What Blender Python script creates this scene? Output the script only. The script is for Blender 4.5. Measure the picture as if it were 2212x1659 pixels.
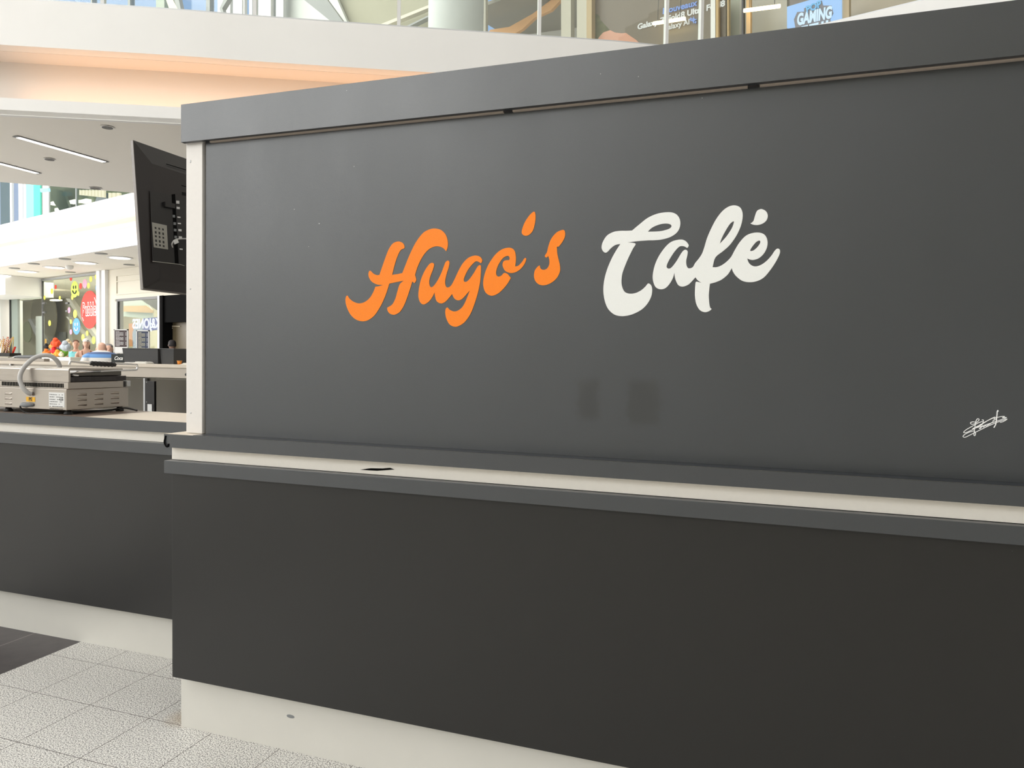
import bpy, bmesh, math, random
from mathutils import Vector, Matrix
random.seed(7)
S = bpy.context.scene
COL = S.collection
for o in list(bpy.data.objects): bpy.data.objects.remove(o)

# ------------------------------------------------------------------ camera, world, lights, exposure
F_PX, YAW, PITCH, ROLL, EYE = 1579.668, 0.335660659, 0.0350026457, 0.0156060261, 1.55
fw = Vector((-math.sin(YAW)*math.cos(PITCH), math.cos(YAW)*math.cos(PITCH), -math.sin(PITCH)))
rt = Vector((math.cos(YAW), math.sin(YAW), 0)); up = rt.cross(fw)
CR = math.cos(ROLL)*rt + math.sin(ROLL)*up
CU = -math.sin(ROLL)*rt + math.cos(ROLL)*up
CAM = Vector((0, 0, EYE))
cam = bpy.data.objects.new('camera', bpy.data.cameras.new('camera')); COL.objects.link(cam)
mw = Matrix((CR, CU, -fw)).transposed().to_4x4(); mw.translation = CAM
cam.matrix_world = mw
cam.data.sensor_fit = 'HORIZONTAL'; cam.data.sensor_width = 36
cam.data.lens = 36*F_PX/2212; cam.data.clip_start = 0.05; cam.data.clip_end = 500
S.camera = cam

W = bpy.data.worlds.new('sky'); S.world = W; W.use_nodes = True
nt = W.node_tree; bg = nt.nodes['Background']
tc = nt.nodes.new('ShaderNodeTexCoord'); sx = nt.nodes.new('ShaderNodeSeparateXYZ')
cr = nt.nodes.new('ShaderNodeValToRGB')
nt.links.new(tc.outputs['Generated'], sx.inputs[0]); nt.links.new(sx.outputs['Z'], cr.inputs[0])
cr.color_ramp.elements[0].position = 0.0; cr.color_ramp.elements[0].color = (0.62, 0.74, 0.90, 1)
cr.color_ramp.elements[1].position = 0.75; cr.color_ramp.elements[1].color = (0.18, 0.42, 0.92, 1)
nt.links.new(cr.outputs[0], bg.inputs['Color']); bg.inputs['Strength'].default_value = 0.9

def area(name, loc, target, sx_, sy_, radiance, color):
    l = bpy.data.lights.new(name, 'AREA'); l.shape = 'RECTANGLE'; l.size = sx_; l.size_y = sy_
    l.energy = radiance*math.pi*sx_*sy_; l.color = color
    o = bpy.data.objects.new(name, l); COL.objects.link(o); o.location = loc
    d = (Vector(target)-Vector(loc)).normalized()
    o.rotation_euler = d.to_track_quat('-Z', 'Y').to_euler()
    return o
# daylight: the glazed front of the mall behind the photographer, the roof light over the hall, the atrium roof
area('glass_front_light', (-8.5, -14, 8.3), (-5.5, 0, 2.6), 34, 8.0, 4.4, (0.97, 0.985, 1.0))
area('roof_light', (-1, -4.5, 11.5), (-1, -4.5, 0), 22, 11, .85, (1.0, 0.985, 0.965))
area('atrium_light', (-13, 7.0, 11.5), (-13, 9.5, 3), 12, 5, 4.6, (1.0, 0.98, 0.96))
area('side_fill_light', (-26, 6.5, 3.6), (-10, 6.5, 2.4), 12, 5.5, 8.5, (1.0, 0.97, 0.93))  # added fill out of view at the left, brightens the soffits
S.view_settings.view_transform = 'Standard'; S.view_settings.look = 'None'
S.view_settings.exposure = 0.05; S.view_settings.gamma = 1.0
try: S.view_settings.use_curve_mapping = False
except Exception: pass

# ------------------------------------------------------------------ pixel rays onto real planes
def ray(x, y): return fw + (x-1106)/F_PX*CR - (y-829.5)/F_PX*CU
def atX(x, y, X): d = ray(x, y); return CAM + d*(X/d.x)
def atY(x, y, Y): d = ray(x, y); return CAM + d*(Y/d.y)
def atZ(x, y, Z): d = ray(x, y); return CAM + d*((Z-EYE)/d.z)
NF = Vector((.2945, .9557, 0)).normalized()      # far building: walls are planes NF.p = c
DF = Vector((NF.y, -NF.x, 0))                     # rightwards along them
def atc(x, y, c): d = ray(x, y); return CAM + d*((c-CAM.dot(NF))/d.dot(NF))
def atP(x, y, P, N): d = ray(x, y); return CAM + d*((P-CAM).dot(N)/d.dot(N))

# ------------------------------------------------------------------ materials
def mat(name, col, rough=.5, metal=0, var=0, vscale=4, emit=None, estr=0, spec=.5, bump=0, bscale=200, coat=0):
    m = bpy.data.materials.new(name); m.use_nodes = True
    n = m.node_tree; b = n.nodes['Principled BSDF']
    b.inputs['Base Color'].default_value = (*col, 1); b.inputs['Roughness'].default_value = rough
    b.inputs['Metallic'].default_value = metal; b.inputs['Specular IOR Level'].default_value = spec
    b.inputs['Coat Weight'].default_value = coat
    if emit: b.inputs['Emission Color'].default_value = (*emit, 1); b.inputs['Emission Strength'].default_value = estr
    g = n.nodes.new('ShaderNodeNewGeometry')
    if var:
        t = n.nodes.new('ShaderNodeTexNoise'); t.inputs['Scale'].default_value = vscale; t.inputs['Detail'].default_value = 5
        n.links.new(g.outputs['Position'], t.inputs['Vector'])
        mx = n.nodes.new('ShaderNodeMix'); mx.data_type = 'RGBA'
        mx.inputs[6].default_value = (*[c*(1-var) for c in col], 1); mx.inputs[7].default_value = (*[min(1, c*(1+var)) for c in col], 1)
        n.links.new(t.outputs['Fac'], mx.inputs[0]); n.links.new(mx.outputs[2], b.inputs['Base Color'])
    if bump:
        t = n.nodes.new('ShaderNodeTexNoise'); t.inputs['Scale'].default_value = bscale
        n.links.new(g.outputs['Position'], t.inputs['Vector'])
        bp = n.nodes.new('ShaderNodeBump'); bp.inputs['Strength'].default_value = bump; bp.inputs['Distance'].default_value = .002
        n.links.new(t.outputs['Fac'], bp.inputs['Height']); n.links.new(bp.outputs[0], b.inputs['Normal'])
    return m
def nd(m, t): return m.node_tree.nodes.new(t)
def math_(m, op, a, b=None, clamp=False):
    x = nd(m, 'ShaderNodeMath'); x.operation = op; x.use_clamp = clamp
    for i, v in enumerate((a, b)):
        if v is None: continue
        if isinstance(v, (int, float)): x.inputs[i].default_value = v
        else: m.node_tree.links.new(v, x.inputs[i])
    return x.outputs[0]

def board_mat(name, col, rough, patches=(), spec=1.0):
    """painted dark board: satin sheen, faint wiping streaks, small pale specks, touched-up patches (x0,x1,z0,z1)"""
    m = mat(name, col, rough, bump=.12, bscale=420, spec=spec); L = m.node_tree.links; b = m.node_tree.nodes['Principled BSDF']
    g = nd(m, 'ShaderNodeNewGeometry'); sp = nd(m, 'ShaderNodeSeparateXYZ'); L.new(g.outputs['Position'], sp.inputs[0])
    t = nd(m, 'ShaderNodeTexNoise'); t.inputs['Scale'].default_value = 2.2; t.inputs['Detail'].default_value = 6
    mp = nd(m, 'ShaderNodeMapping'); mp.inputs['Scale'].default_value = (1.4, 1, .7)
    L.new(g.outputs['Position'], mp.inputs['Vector']); L.new(mp.outputs[0], t.inputs['Vector'])
    rv = math_(m, 'ADD', math_(m, 'MULTIPLY', t.outputs['Fac'], .16), rough-.08)
    sk = nd(m, 'ShaderNodeTexVoronoi'); sk.inputs['Scale'].default_value = 16; sk.feature = 'F1'
    L.new(g.outputs['Position'], sk.inputs['Vector'])
    t2 = nd(m, 'ShaderNodeTexNoise'); t2.inputs['Scale'].default_value = 3.1; L.new(g.outputs['Position'], t2.inputs['Vector'])
    thr = math_(m, 'MULTIPLY', math_(m, 'SUBTRACT', t2.outputs['Fac'], .54, True), .16)
    speck = math_(m, 'LESS_THAN', sk.outputs['Distance'], thr)
    mask = None
    for (x0, x1, z0, z1) in patches:
        wob = nd(m, 'ShaderNodeTexNoise'); wob.inputs['Scale'].default_value = 45; L.new(g.outputs['Position'], wob.inputs['Vector'])
        w_ = math_(m, 'MULTIPLY', math_(m, 'SUBTRACT', wob.outputs['Fac'], .5), .05)
        X = math_(m, 'ADD', sp.outputs['X'], w_); Z = math_(m, 'ADD', sp.outputs['Z'], math_(m, 'MULTIPLY', w_, .5))
        def ss(v, e, sgn):  # soft edge
            return math_(m, 'MULTIPLY', math_(m, 'MULTIPLY', math_(m, 'SUBTRACT', v, e), sgn), 40, True)
        k = math_(m, 'MULTIPLY', math_(m, 'MULTIPLY', ss(X, x0, 1), ss(X, x1, -1)), math_(m, 'MULTIPLY', ss(Z, z0, 1), ss(Z, z1, -1)))
        mask = k if mask is None else math_(m, 'MAXIMUM', mask, k)
    mx = nd(m, 'ShaderNodeMix'); mx.data_type = 'RGBA'
    mx.inputs[6].default_value = (*col, 1); mx.inputs[7].default_value = (.32, .33, .34, 1)
    L.new(speck, mx.inputs[0]); out = mx.outputs[2]
    if mask is not None:
        m2 = nd(m, 'ShaderNodeMix'); m2.data_type = 'RGBA'
        L.new(out, m2.inputs[6]); m2.inputs[7].default_value = (col[0]*.7, col[1]*.7, col[2]*.7, 1)
        L.new(mask, m2.inputs[0]); out = m2.outputs[2]
        rv = math_(m, 'SUBTRACT', rv, math_(m, 'MULTIPLY', mask, .07))
    L.new(out, b.inputs['Base Color']); L.new(rv, b.inputs['Roughness'])
    return m

def floor_mat():
    m = mat('granite_tiles', (.5, .5, .5), .42); L = m.node_tree.links; b = m.node_tree.nodes['Principled BSDF']
    g = nd(m, 'ShaderNodeNewGeometry'); sp = nd(m, 'ShaderNodeSeparateXYZ'); L.new(g.outputs['Position'], sp.inputs[0])
    T = .3315
    def line(v, o, w_):
        f = math_(m, 'FRACT', math_(m, 'DIVIDE', math_(m, 'ADD', v, 331.5*1-o), T))
        return math_(m, 'ADD', math_(m, 'LESS_THAN', f, w_), math_(m, 'GREATER_THAN', f, 1-w_), True)
    ln = math_(m, 'ADD', line(sp.outputs['X'], -2.4375, .0045), line(sp.outputs['Y'], 2.3805, .0045), True)
    v = nd(m, 'ShaderNodeTexNoise'); v.inputs['Scale'].default_value = 190; v.inputs['Detail'].default_value = 2
    L.new(g.outputs['Position'], v.inputs['Vector'])
    rp = nd(m, 'ShaderNodeValToRGB'); e = rp.color_ramp.elements
    e[0].position = .39; e[0].color = (.13, .128, .122, 1); e[1].position = .56; e[1].color = (.86, .84, .80, 1)
    x = e.new(.46); x.color = (.52, .505, .48, 1)
    L.new(v.outputs['Fac'], rp.inputs[0])
    # darker band of black slate tiles beyond x = -3.425
    dk = math_(m, 'MULTIPLY', math_(m, 'LESS_THAN', sp.outputs['X'], -3.427), math_(m, 'GREATER_THAN', sp.outputs['X'], -4.42))
    n2 = nd(m, 'ShaderNodeTexNoise'); n2.inputs['Scale'].default_value = 14; n2.inputs['Detail'].default_value = 6; L.new(g.outputs['Position'], n2.inputs['Vector'])
    r2 = nd(m, 'ShaderNodeValToRGB'); r2.color_ramp.elements[0].color = (.035, .03, .032, 1); r2.color_ramp.elements[1].color = (.095, .085, .085, 1)
    L.new(n2.outputs['Fac'], r2.inputs[0])
    m1 = nd(m, 'ShaderNodeMix'); m1.data_type = 'RGBA'; L.new(dk, m1.inputs[0]); L.new(rp.outputs[0], m1.inputs[6]); L.new(r2.outputs[0], m1.inputs[7])
    gc = nd(m, 'ShaderNodeMix'); gc.data_type = 'RGBA'; L.new(dk, gc.inputs[0]); gc.inputs[6].default_value = (.075, .06, .055, 1); gc.inputs[7].default_value = (.40, .36, .34, 1)
    lnY = math_(m, 'MULTIPLY', math_(m, 'SUBTRACT', 1, dk), line(sp.outputs['Y'], 2.3805, .0045))
    lnd = math_(m, 'ADD', math_(m, 'MULTIPLY', line(sp.outputs['X'], -2.4375, .0045), math_(m, 'LESS_THAN', math_(m, 'ABSOLUTE', math_(m, 'ADD', sp.outputs['X'], 3.4325)), 9)), lnY, True)
    edge = math_(m, 'MULTIPLY', dk, math_(m, 'GREATER_THAN', sp.outputs['X'], -3.46))
    lnd = math_(m, 'SUBTRACT', lnd, edge, True)
    m3 = nd(m, 'ShaderNodeMix'); m3.data_type = 'RGBA'; L.new(lnd, m3.inputs[0]); L.new(m1.outputs[2], m3.inputs[6]); L.new(gc.outputs[2], m3.inputs[7])
    # ochre stain by the plinth
    vm = nd(m, 'ShaderNodeVectorMath'); vm.operation = 'DISTANCE'; L.new(g.outputs['Position'], vm.inputs[0]); vm.inputs[1].default_value = (-2.30, 2.44, 0)
    st = math_(m, 'MULTIPLY', math_(m, 'SUBTRACT', .10, vm.outputs['Value'], True), 6, True)
    m4 = nd(m, 'ShaderNodeMix'); m4.data_type = 'RGBA'; L.new(st, m4.inputs[0]); L.new(m3.outputs[2], m4.inputs[6]); m4.inputs[7].default_value = (.42, .30, .16, 1)
    L.new(m4.outputs[2], b.inputs['Base Color'])
    return m

def glass_mat(name, tint=(.9, .95, .92), refl=.12):
    m = bpy.data.materials.new(name); m.use_nodes = True; n = m.node_tree; n.nodes.clear()
    o = n.nodes.new('ShaderNodeOutputMaterial'); t = n.nodes.new('ShaderNodeBsdfTransparent'); t.inputs[0].default_value = (*tint, 1)
    g = n.nodes.new('ShaderNodeBsdfGlossy'); g.inputs['Roughness'].default_value = .02
    x = n.nodes.new('ShaderNodeMixShader'); x.inputs[0].default_value = refl
    n.links.new(t.outputs[0], x.inputs[1]); n.links.new(g.outputs[0], x.inputs[2]); n.links.new(x.outputs[0], o.inputs[0])
    return m
def emi(name, col, s): return mat(name, (.02, .02, .02), .6, emit=col, estr=s)

def steel_mat(name, col=(.56, .53, .49), rough=.3, sc=(2, 2, 160)):
    m = mat(name, col, rough, 1); L = m.node_tree.links; b = m.node_tree.nodes['Principled BSDF']
    g = nd(m, 'ShaderNodeNewGeometry'); mp = nd(m, 'ShaderNodeMapping'); mp.inputs['Scale'].default_value = sc
    t = nd(m, 'ShaderNodeTexNoise'); t.inputs['Scale'].default_value = 3; t.inputs['Detail'].default_value = 4
    L.new(g.outputs['Position'], mp.inputs['Vector']); L.new(mp.outputs[0], t.inputs['Vector'])
    L.new(math_(m, 'ADD', math_(m, 'MULTIPLY', t.outputs['Fac'], .2), rough-.08), b.inputs['Roughness'])
    return m
def wood_mat(name, a, bcol):
    m = mat(name, a, .4); L = m.node_tree.links; b = m.node_tree.nodes['Principled BSDF']
    g = nd(m, 'ShaderNodeNewGeometry'); mp = nd(m, 'ShaderNodeMapping'); mp.inputs['Scale'].default_value = (5, 40, 40)
    mp.inputs['Rotation'].default_value = (0, 0, .25)
    t = nd(m, 'ShaderNodeTexNoise'); t.inputs['Scale'].default_value = 2; t.inputs['Detail'].default_value = 5; t.inputs['Distortion'].default_value = .6
    L.new(g.outputs['Position'], mp.inputs['Vector']); L.new(mp.outputs[0], t.inputs['Vector'])
    mx = nd(m, 'ShaderNodeMix'); mx.data_type = 'RGBA'; mx.inputs[6].default_value = (*a, 1); mx.inputs[7].default_value = (*bcol, 1)
    L.new(t.outputs['Fac'], mx.inputs[0]); L.new(mx.outputs[2], b.inputs['Base Color'])
    return m
def stripe_mat(name, bands, default):
    """cloth with horizontal bands given as (z0, z1, colour) in world height"""
    m = mat(name, default, .8); L = m.node_tree.links; b = m.node_tree.nodes['Principled BSDF']
    g = nd(m, 'ShaderNodeNewGeometry'); sp = nd(m, 'ShaderNodeSeparateXYZ'); L.new(g.outputs['Position'], sp.inputs[0])
    out = None
    for z0, z1, c in bands:
        k = math_(m, 'MULTIPLY', math_(m, 'GREATER_THAN', sp.outputs['Z'], z0), math_(m, 'LESS_THAN', sp.outputs['Z'], z1))
        mx = nd(m, 'ShaderNodeMix'); mx.data_type = 'RGBA'; L.new(k, mx.inputs[0])
        if out is None: mx.inputs[6].default_value = (*default, 1)
        else: L.new(out, mx.inputs[6])
        mx.inputs[7].default_value = (*c, 1); out = mx.outputs[2]
    L.new(out, b.inputs['Base Color']); return m

CH = (.021, .0255, .032)
pA = atY(1242, 812, 2.366); pB = atY(1300, 915, 2.366); pC = atY(1350, 812, 2.366); pD = atY(1432, 928, 2.366)
M = dict(
 panel=board_mat('charcoal_sign_board', CH, .43, [(pA.x, pB.x, pB.z, pA.z), (pC.x, pD.x, pD.z, pC.z)]),
 board=board_mat('charcoal_counter_board', (.0125, .0122, .0115), .37, (), .5),
 fascia=board_mat('charcoal_edge_board', (.026, .030, .036), .36),
 black=mat('shadow_black', (.004, .004, .004), .9, spec=.08), blk=mat('black_plastic', (.015, .014, .014), .38),
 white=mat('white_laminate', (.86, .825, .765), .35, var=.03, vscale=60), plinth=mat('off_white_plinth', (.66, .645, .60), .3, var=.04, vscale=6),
 post=mat('pale_post_paint', (.76, .73, .70), .45, var=.03, vscale=80),
 strip=mat('pale_wood_strip', (.45, .38, .32), .5), wood=wood_mat('pale_oak_laminate', (.66, .58, .47), (.78, .70, .60)),
 shade_wood=wood_mat('shaded_brown_laminate', (.13, .095, .075), (.26, .20, .165)),
 steel=steel_mat('brushed_steel', (.52, .475, .43), .30), steel2=steel_mat('darker_steel', (.15, .14, .125), .20, (120, 2, 2)),
 chrome=mat('chrome', (.85, .85, .85), .12, 1), iron=mat('seasoned_iron', (.05, .045, .045), .35, .4, var=.5, vscale=30),
 orange=mat('orange_vinyl', (.96, .23, .0), .36, bump=.5, bscale=520, spec=.35), wvinyl=mat('white_vinyl', (.84, .85, .83), .30, bump=.4, bscale=520),
 ink=mat('white_ink', (.9, .9, .9), .5), slab=mat('white_plaster', (.87, .86, .84), .6, var=.03, vscale=2.0),
 brightp=mat('bright_white_plaster', (.88, .88, .87), .6), soffit=mat('soffit_paint', (.90, .865, .80), .7),
 cove=mat('cove_plaster', (.80, .76, .72), .7), cream=mat('cream_paint', (.62, .585, .49), .6), beige=mat('beige_wall', (.62, .58, .44), .7),
 grey=mat('grey_frame', (.30, .31, .31), .5), dgrey=mat('dark_grey_frame', (.07, .07, .07), .45), lgrey=mat('light_grey_metal', (.55, .56, .57), .35, .3),
 red=mat('red_vinyl', (.74, .04, .022), .5, spec=.2), yellow=mat('yellow_vinyl', (.80, .78, .06), .5), blue=mat('blue_vinyl', (.04, .30, .80), .5),
 pink=mat('pink_vinyl', (.85, .30, .45), .5), lime=mat('lime_vinyl', (.50, .68, .05), .5),
 glass=glass_mat('clear_glass', (.93, .96, .93), .035), glass2=glass_mat('window_glass', (.9, .93, .9), .015), tint=glass_mat('tinted_glass', (.75, .78, .70), .05),
 teal=mat('teal_poster', (.10, .62, .45), .6), teal2=mat('pale_teal_poster', (.28, .80, .65), .6),
 rubber=mat('rubber', (.02, .02, .02), .6), hose=mat('grey_hose', (.50, .49, .48), .4), gplas=mat('grey_plastic', (.22, .23, .24), .5),
 label=mat('label_paper', (.75, .75, .74), .5), olabel=mat('orange_label', (.85, .45, .02), .5), inkb=mat('black_ink', (.02, .02, .02), .6),
 tvl=mat('tv_label', (.36, .35, .31), .5), tvback=mat('tv_back_plastic', (.018, .014, .013), .33, bump=.15, bscale=300), tvrim=mat('tv_rim_metal', (.20, .185, .175), .4, .6),
 lamp=emi('lamp_glow', (1, .86, .62), 6), tube=emi('tube_glow', (1, .80, .45), 5), white_em=emi('white_panel_glow', (1, .97, .92), 3),
 skin=mat('skin', (.62, .34, .24), .55), skin2=mat('skin_light', (.70, .42, .31), .55), skin3=mat('skin_dark', (.22, .12, .08), .55),
 hbrown=mat('brown_hair', (.10, .045, .025), .6), hdark=mat('dark_hair', (.02, .016, .018), .7), hgrey=mat('grey_hair', (.25, .24, .24), .7),
 cloth_t=mat('turquoise_top', (.25, .68, .72), .8, var=.12, vscale=18), cloth_b=mat('brown_top', (.30, .13, .08), .8), jeans=mat('denim', (.06, .10, .2), .8),
 cloth_k=mat('dark_top', (.03, .035, .035), .8), capw=mat('white_cap', (.85, .84, .82), .7),
)
FLOOR = floor_mat()

# ------------------------------------------------------------------ mesh helpers
def link(name, bm, m, parent=None, smooth=False, bevel=0, seg=2):
    bmesh.ops.recalc_face_normals(bm, faces=bm.faces)
    me = bpy.data.meshes.new(name); bm.to_mesh(me); bm.free()
    if m: me.materials.append(m)
    if smooth:
        for p in me.polygons: p.use_smooth = True
    o = bpy.data.objects.new(name, me); COL.objects.link(o)
    if parent: o.parent = parent
    if bevel:
        b = o.modifiers.new('bevel', 'BEVEL'); b.width = bevel; b.segments = seg; b.limit_method = 'ANGLE'
    return o
def thing(name, label, cat, loc=(0, 0, 0), group=None):
    o = bpy.data.objects.new(name, None); COL.objects.link(o); o.empty_display_size = .05
    o['label'] = label; o['category'] = cat
    if group: o['group'] = group
    o['_loc'] = 0; del o['_loc']
    return o
def tag(o, label, cat, group=None):
    o['label'] = label; o['category'] = cat
    if group: o['group'] = group
    return o
def struct(o): o['kind'] = 'structure'; return o
def lab(o, s): o['label'] = s; return o

def box(bm, x0, x1, y0, y1, z0, z1):
    v = [bm.verts.new((x, y, z)) for z in (z0, z1) for x, y in ((x0, y0), (x1, y0), (x1, y1), (x0, y1))]
    for f in ((0, 1, 2, 3), (4, 5, 6, 7), (0, 1, 5, 4), (1, 2, 6, 5), (2, 3, 7, 6), (3, 0, 4, 7)): bm.faces.new([v[i] for i in f])
    return bm
def B(*a): return box(bmesh.new(), *a)
def frame_box(bm, O, U, V, N, u0, u1, v0, v1, n0, n1):
    v = [bm.verts.new(O+U*u+V*w+N*k) for k in (n0, n1) for u, w in ((u0, v0), (u1, v0), (u1, v1), (u0, v1))]
    for f in ((0, 1, 2, 3), (4, 5, 6, 7), (0, 1, 5, 4), (1, 2, 6, 5), (2, 3, 7, 6), (3, 0, 4, 7)): bm.faces.new([v[i] for i in f])
    return bm
def prism(bm, pts, off):
    """polygon extruded by vector off"""
    a = [bm.verts.new(p) for p in pts]; b = [bm.verts.new(Vector(p)+off) for p in pts]
    bm.faces.new(a); bm.faces.new(b[::-1]); n = len(a)
    for i in range(n): bm.faces.new((a[i], a[(i+1) % n], b[(i+1) % n], b[i]))
    return bm
def tube(bm, pts, r, seg=12, caps=True):
    pts = [Vector(p) for p in pts]; rs = r if isinstance(r, (list, tuple)) else [r]*len(pts)
    rings = []; prev = None
    for i, p in enumerate(pts):
        d = (pts[min(i+1, len(pts)-1)]-pts[max(i-1, 0)]).normalized()
        if prev is None:
            a = Vector((0, 0, 1)) if abs(d.z) < .9 else Vector((1, 0, 0)); n = d.cross(a).normalized()
        else:
            n = (prev-d*prev.dot(d)).normalized()
        prev = n; b = d.cross(n)
        rings.append([bm.verts.new(p+(n*math.cos(t)+b*math.sin(t))*rs[i]) for t in (2*math.pi*k/seg for k in range(seg))])
    for a, b in zip(rings, rings[1:]):
        for k in range(seg): bm.faces.new((a[k], a[(k+1) % seg], b[(k+1) % seg], b[k]))
    if caps: bm.faces.new(rings[0]); bm.faces.new(rings[-1][::-1])
    return bm
def smooth_path(pts, n=8):
    P = [Vector(p) for p in pts]; out = []
    for i in range(len(P)-1):
        a, b, c, d = P[max(i-1, 0)], P[i], P[i+1], P[min(i+2, len(P)-1)]
        for k in range(n):
            t = k/n; out.append(.5*((2*b)+(c-a)*t+(2*a-5*b+4*c-d)*t*t+(3*b-a-3*c+d)*t**3))
    out.append(P[-1]); return out
def ellipsoid(bm, c, rx, ry, rz, seg=20, rings=12, zmin=-1, zmax=1):
    c = Vector(c); R = []
    for i in range(rings+1):
        s = zmin+(zmax-zmin)*i/rings; ph = math.asin(max(-1, min(1, s)))
        R.append([bm.verts.new(c+Vector((rx*math.cos(ph)*math.cos(2*math.pi*k/seg), ry*math.cos(ph)*math.sin(2*math.pi*k/seg), rz*s))) for k in range(seg)])
    for a, b in zip(R, R[1:]):
        for k in range(seg): bm.faces.new((a[k], a[(k+1) % seg], b[(k+1) % seg], b[k]))
    bm.faces.new(R[0]); bm.faces.new(R[-1][::-1])
    bmesh.ops.remove_doubles(bm, verts=bm.verts, dist=1e-5)
    return bm
def loft(bm, rings, seg=20):
    R = []
    for (x, y, z, rx, ry) in rings:
        R.append([bm.verts.new((x+rx*math.cos(2*math.pi*k/seg), y+ry*math.sin(2*math.pi*k/seg), z)) for k in range(seg)])
    for a, b in zip(R, R[1:]):
        for k in range(seg): bm.faces.new((a[k], a[(k+1) % seg], b[(k+1) % seg], b[k]))
    bm.faces.new(R[0]); bm.faces.new(R[-1][::-1]); return bm
def band(path, z0, z1, off, t):
    """wall-like strip following a plan path, set back by off and t thick (to the left of travel)"""
    bm = bmesh.new(); P = [Vector((p[0], p[1], 0)) for p in path]; Ns = []
    for i in range(len(P)):
        d = (P[min(i+1, len(P)-1)]-P[max(i-1, 0)]).normalized(); Ns.append(Vector((-d.y, d.x, 0)))
    rows = []
    for p, n in zip(P, Ns):
        a = p+n*off; b = p+n*(off+t)
        rows.append([bm.verts.new((q.x, q.y, z)) for q, z in ((a, z0), (b, z0), (b, z1), (a, z1))])
    for r, s in zip(rows, rows[1:]):
        for k in range(4): bm.faces.new((r[k], r[(k+1) % 4], s[(k+1) % 4], s[k]))
    bm.faces.new(rows[0]); bm.faces.new(rows[-1][::-1]); return bm

def outline(pts, step=6):
    """closed smooth outline; a third value marks a sharp corner"""
    n = len(pts); P = [Vector((p[0], p[1])) for p in pts]; C = [len(p) > 2 for p in pts]; out = []
    for i in range(n):
        a, b, c, d = P[i-1], P[i], P[(i+1) % n], P[(i+2) % n]
        if C[i]: a = b-(c-b)*.4
        if C[(i+1) % n]: d = c+(c-b)*.4
        for k in range(step):
            t = k/step; out.append(.5*((2*b)+(c-a)*t+(2*a-5*b+4*c-d)*t*t+(3*b-a-3*c+d)*t**3))
    return out
def curve_shape(name, loops3, to2, m, parent, mtx, ext=.0006):
    """filled shape from closed loops (holes allowed), turned into a mesh"""
    cu = bpy.data.curves.new(name, 'CURVE'); cu.dimensions = '2D'; cu.fill_mode = 'BOTH'; cu.extrude = ext
    for lp in loops3:
        sp = cu.splines.new('POLY'); sp.points.add(len(lp)-1)
        for q, p in zip(sp.points, lp): x, y = to2(p); q.co = (x, y, 0, 1)
        sp.use_cyclic_u = True
    return bake(name, cu, m, parent, mtx)
def bake(name, cu, m, parent, mtx):
    t = bpy.data.objects.new('tmp', cu); COL.objects.link(t)
    dg = bpy.context.evaluated_depsgraph_get(); dg.update()
    me = bpy.data.meshes.new_from_object(t.evaluated_get(dg)); bpy.data.objects.remove(t)
    me.name = name; me.materials.clear(); me.materials.append(m); me.transform(mtx)
    o = bpy.data.objects.new(name, me); COL.objects.link(o)
    if parent: o.parent = parent
    return o
def text(name, body, m, parent, mtx, size, ext=.001, off=0, shear=0, align='CENTER', sx=1):
    cu = bpy.data.curves.new(name, 'FONT'); cu.body = body; cu.size = size; cu.extrude = ext; cu.offset = off; cu.shear = shear
    cu.align_x = align; cu.align_y = 'CENTER'
    return bake(name, cu, m, parent, mtx @ Matrix.Diagonal((sx, 1, 1, 1)))
def mtx_of(O, U, V):
    N = U.cross(V); m = Matrix((U, V, N)).transposed().to_4x4(); m.translation = O; return m
XZ = lambda x, y, z: mtx_of(Vector((x, y, z)), Vector((1, 0, 0)), Vector((0, 0, 1)))
FARM = lambda P: mtx_of(P, DF, Vector((0, 0, 1)))

# ------------------------------------------------------------------ the setting
fl = struct(link('floor', B(-30, 16, -14, 26, -.1, 0), FLOOR))
near = [(-12, 1.9), (-9.2, 3.2), (-6.36, 4.6), (-5.01, 5.26), (-4.42, 5.57), (-3.03, 6.26), (-1.66, 6.93), (-1.26, 7.14), (-.75, 7.45), (-.30, 7.80)]
nearp = [(p.x, p.y) for p in smooth_path([(a, b, 0) for a, b in near], 4)]
inner = [(-13.5, 3.6), (-11, 5.0), (-8.905, 6.432), (-8.36, 6.871), (-7.779, 7.335), (-6.9, 8.1), (-6.2, 9.3)]
def cpt(c, s): p = NF*c+DF*s; return (p.x, p.y)
far = [cpt(7.03, s) for s in (-26, -20, -14, -8, -4, 0, 3, 9)]
# bridge: parapet, lip, cove wall, soffit slab, deck
struct(link('trim_1', band(nearp, 4.2, 4.6, 0, .16), M['slab']))
struct(link('trim_2', band(nearp, 3.6, 3.747, 0, .05), M['slab']))
struct(link('trim_3', band(nearp, 3.64, 4.2, .40, .05), M['cove']))
struct(link('trim_4', band(nearp, 4.1985, 4.24, .14, .275), M['cove']))
struct(link('trim_5', band(nearp, 4.6, 4.62, .02, .10), M['lgrey']))
cp = nearp+[(-6.0, 9.45)]+list(reversed(inner))[1:]
struct(link('ceiling', prism(bmesh.new(), [Vector((a, b, 3.604)) for a, b in cp], Vector((0, 0, .04))), M['soffit']))
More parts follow.
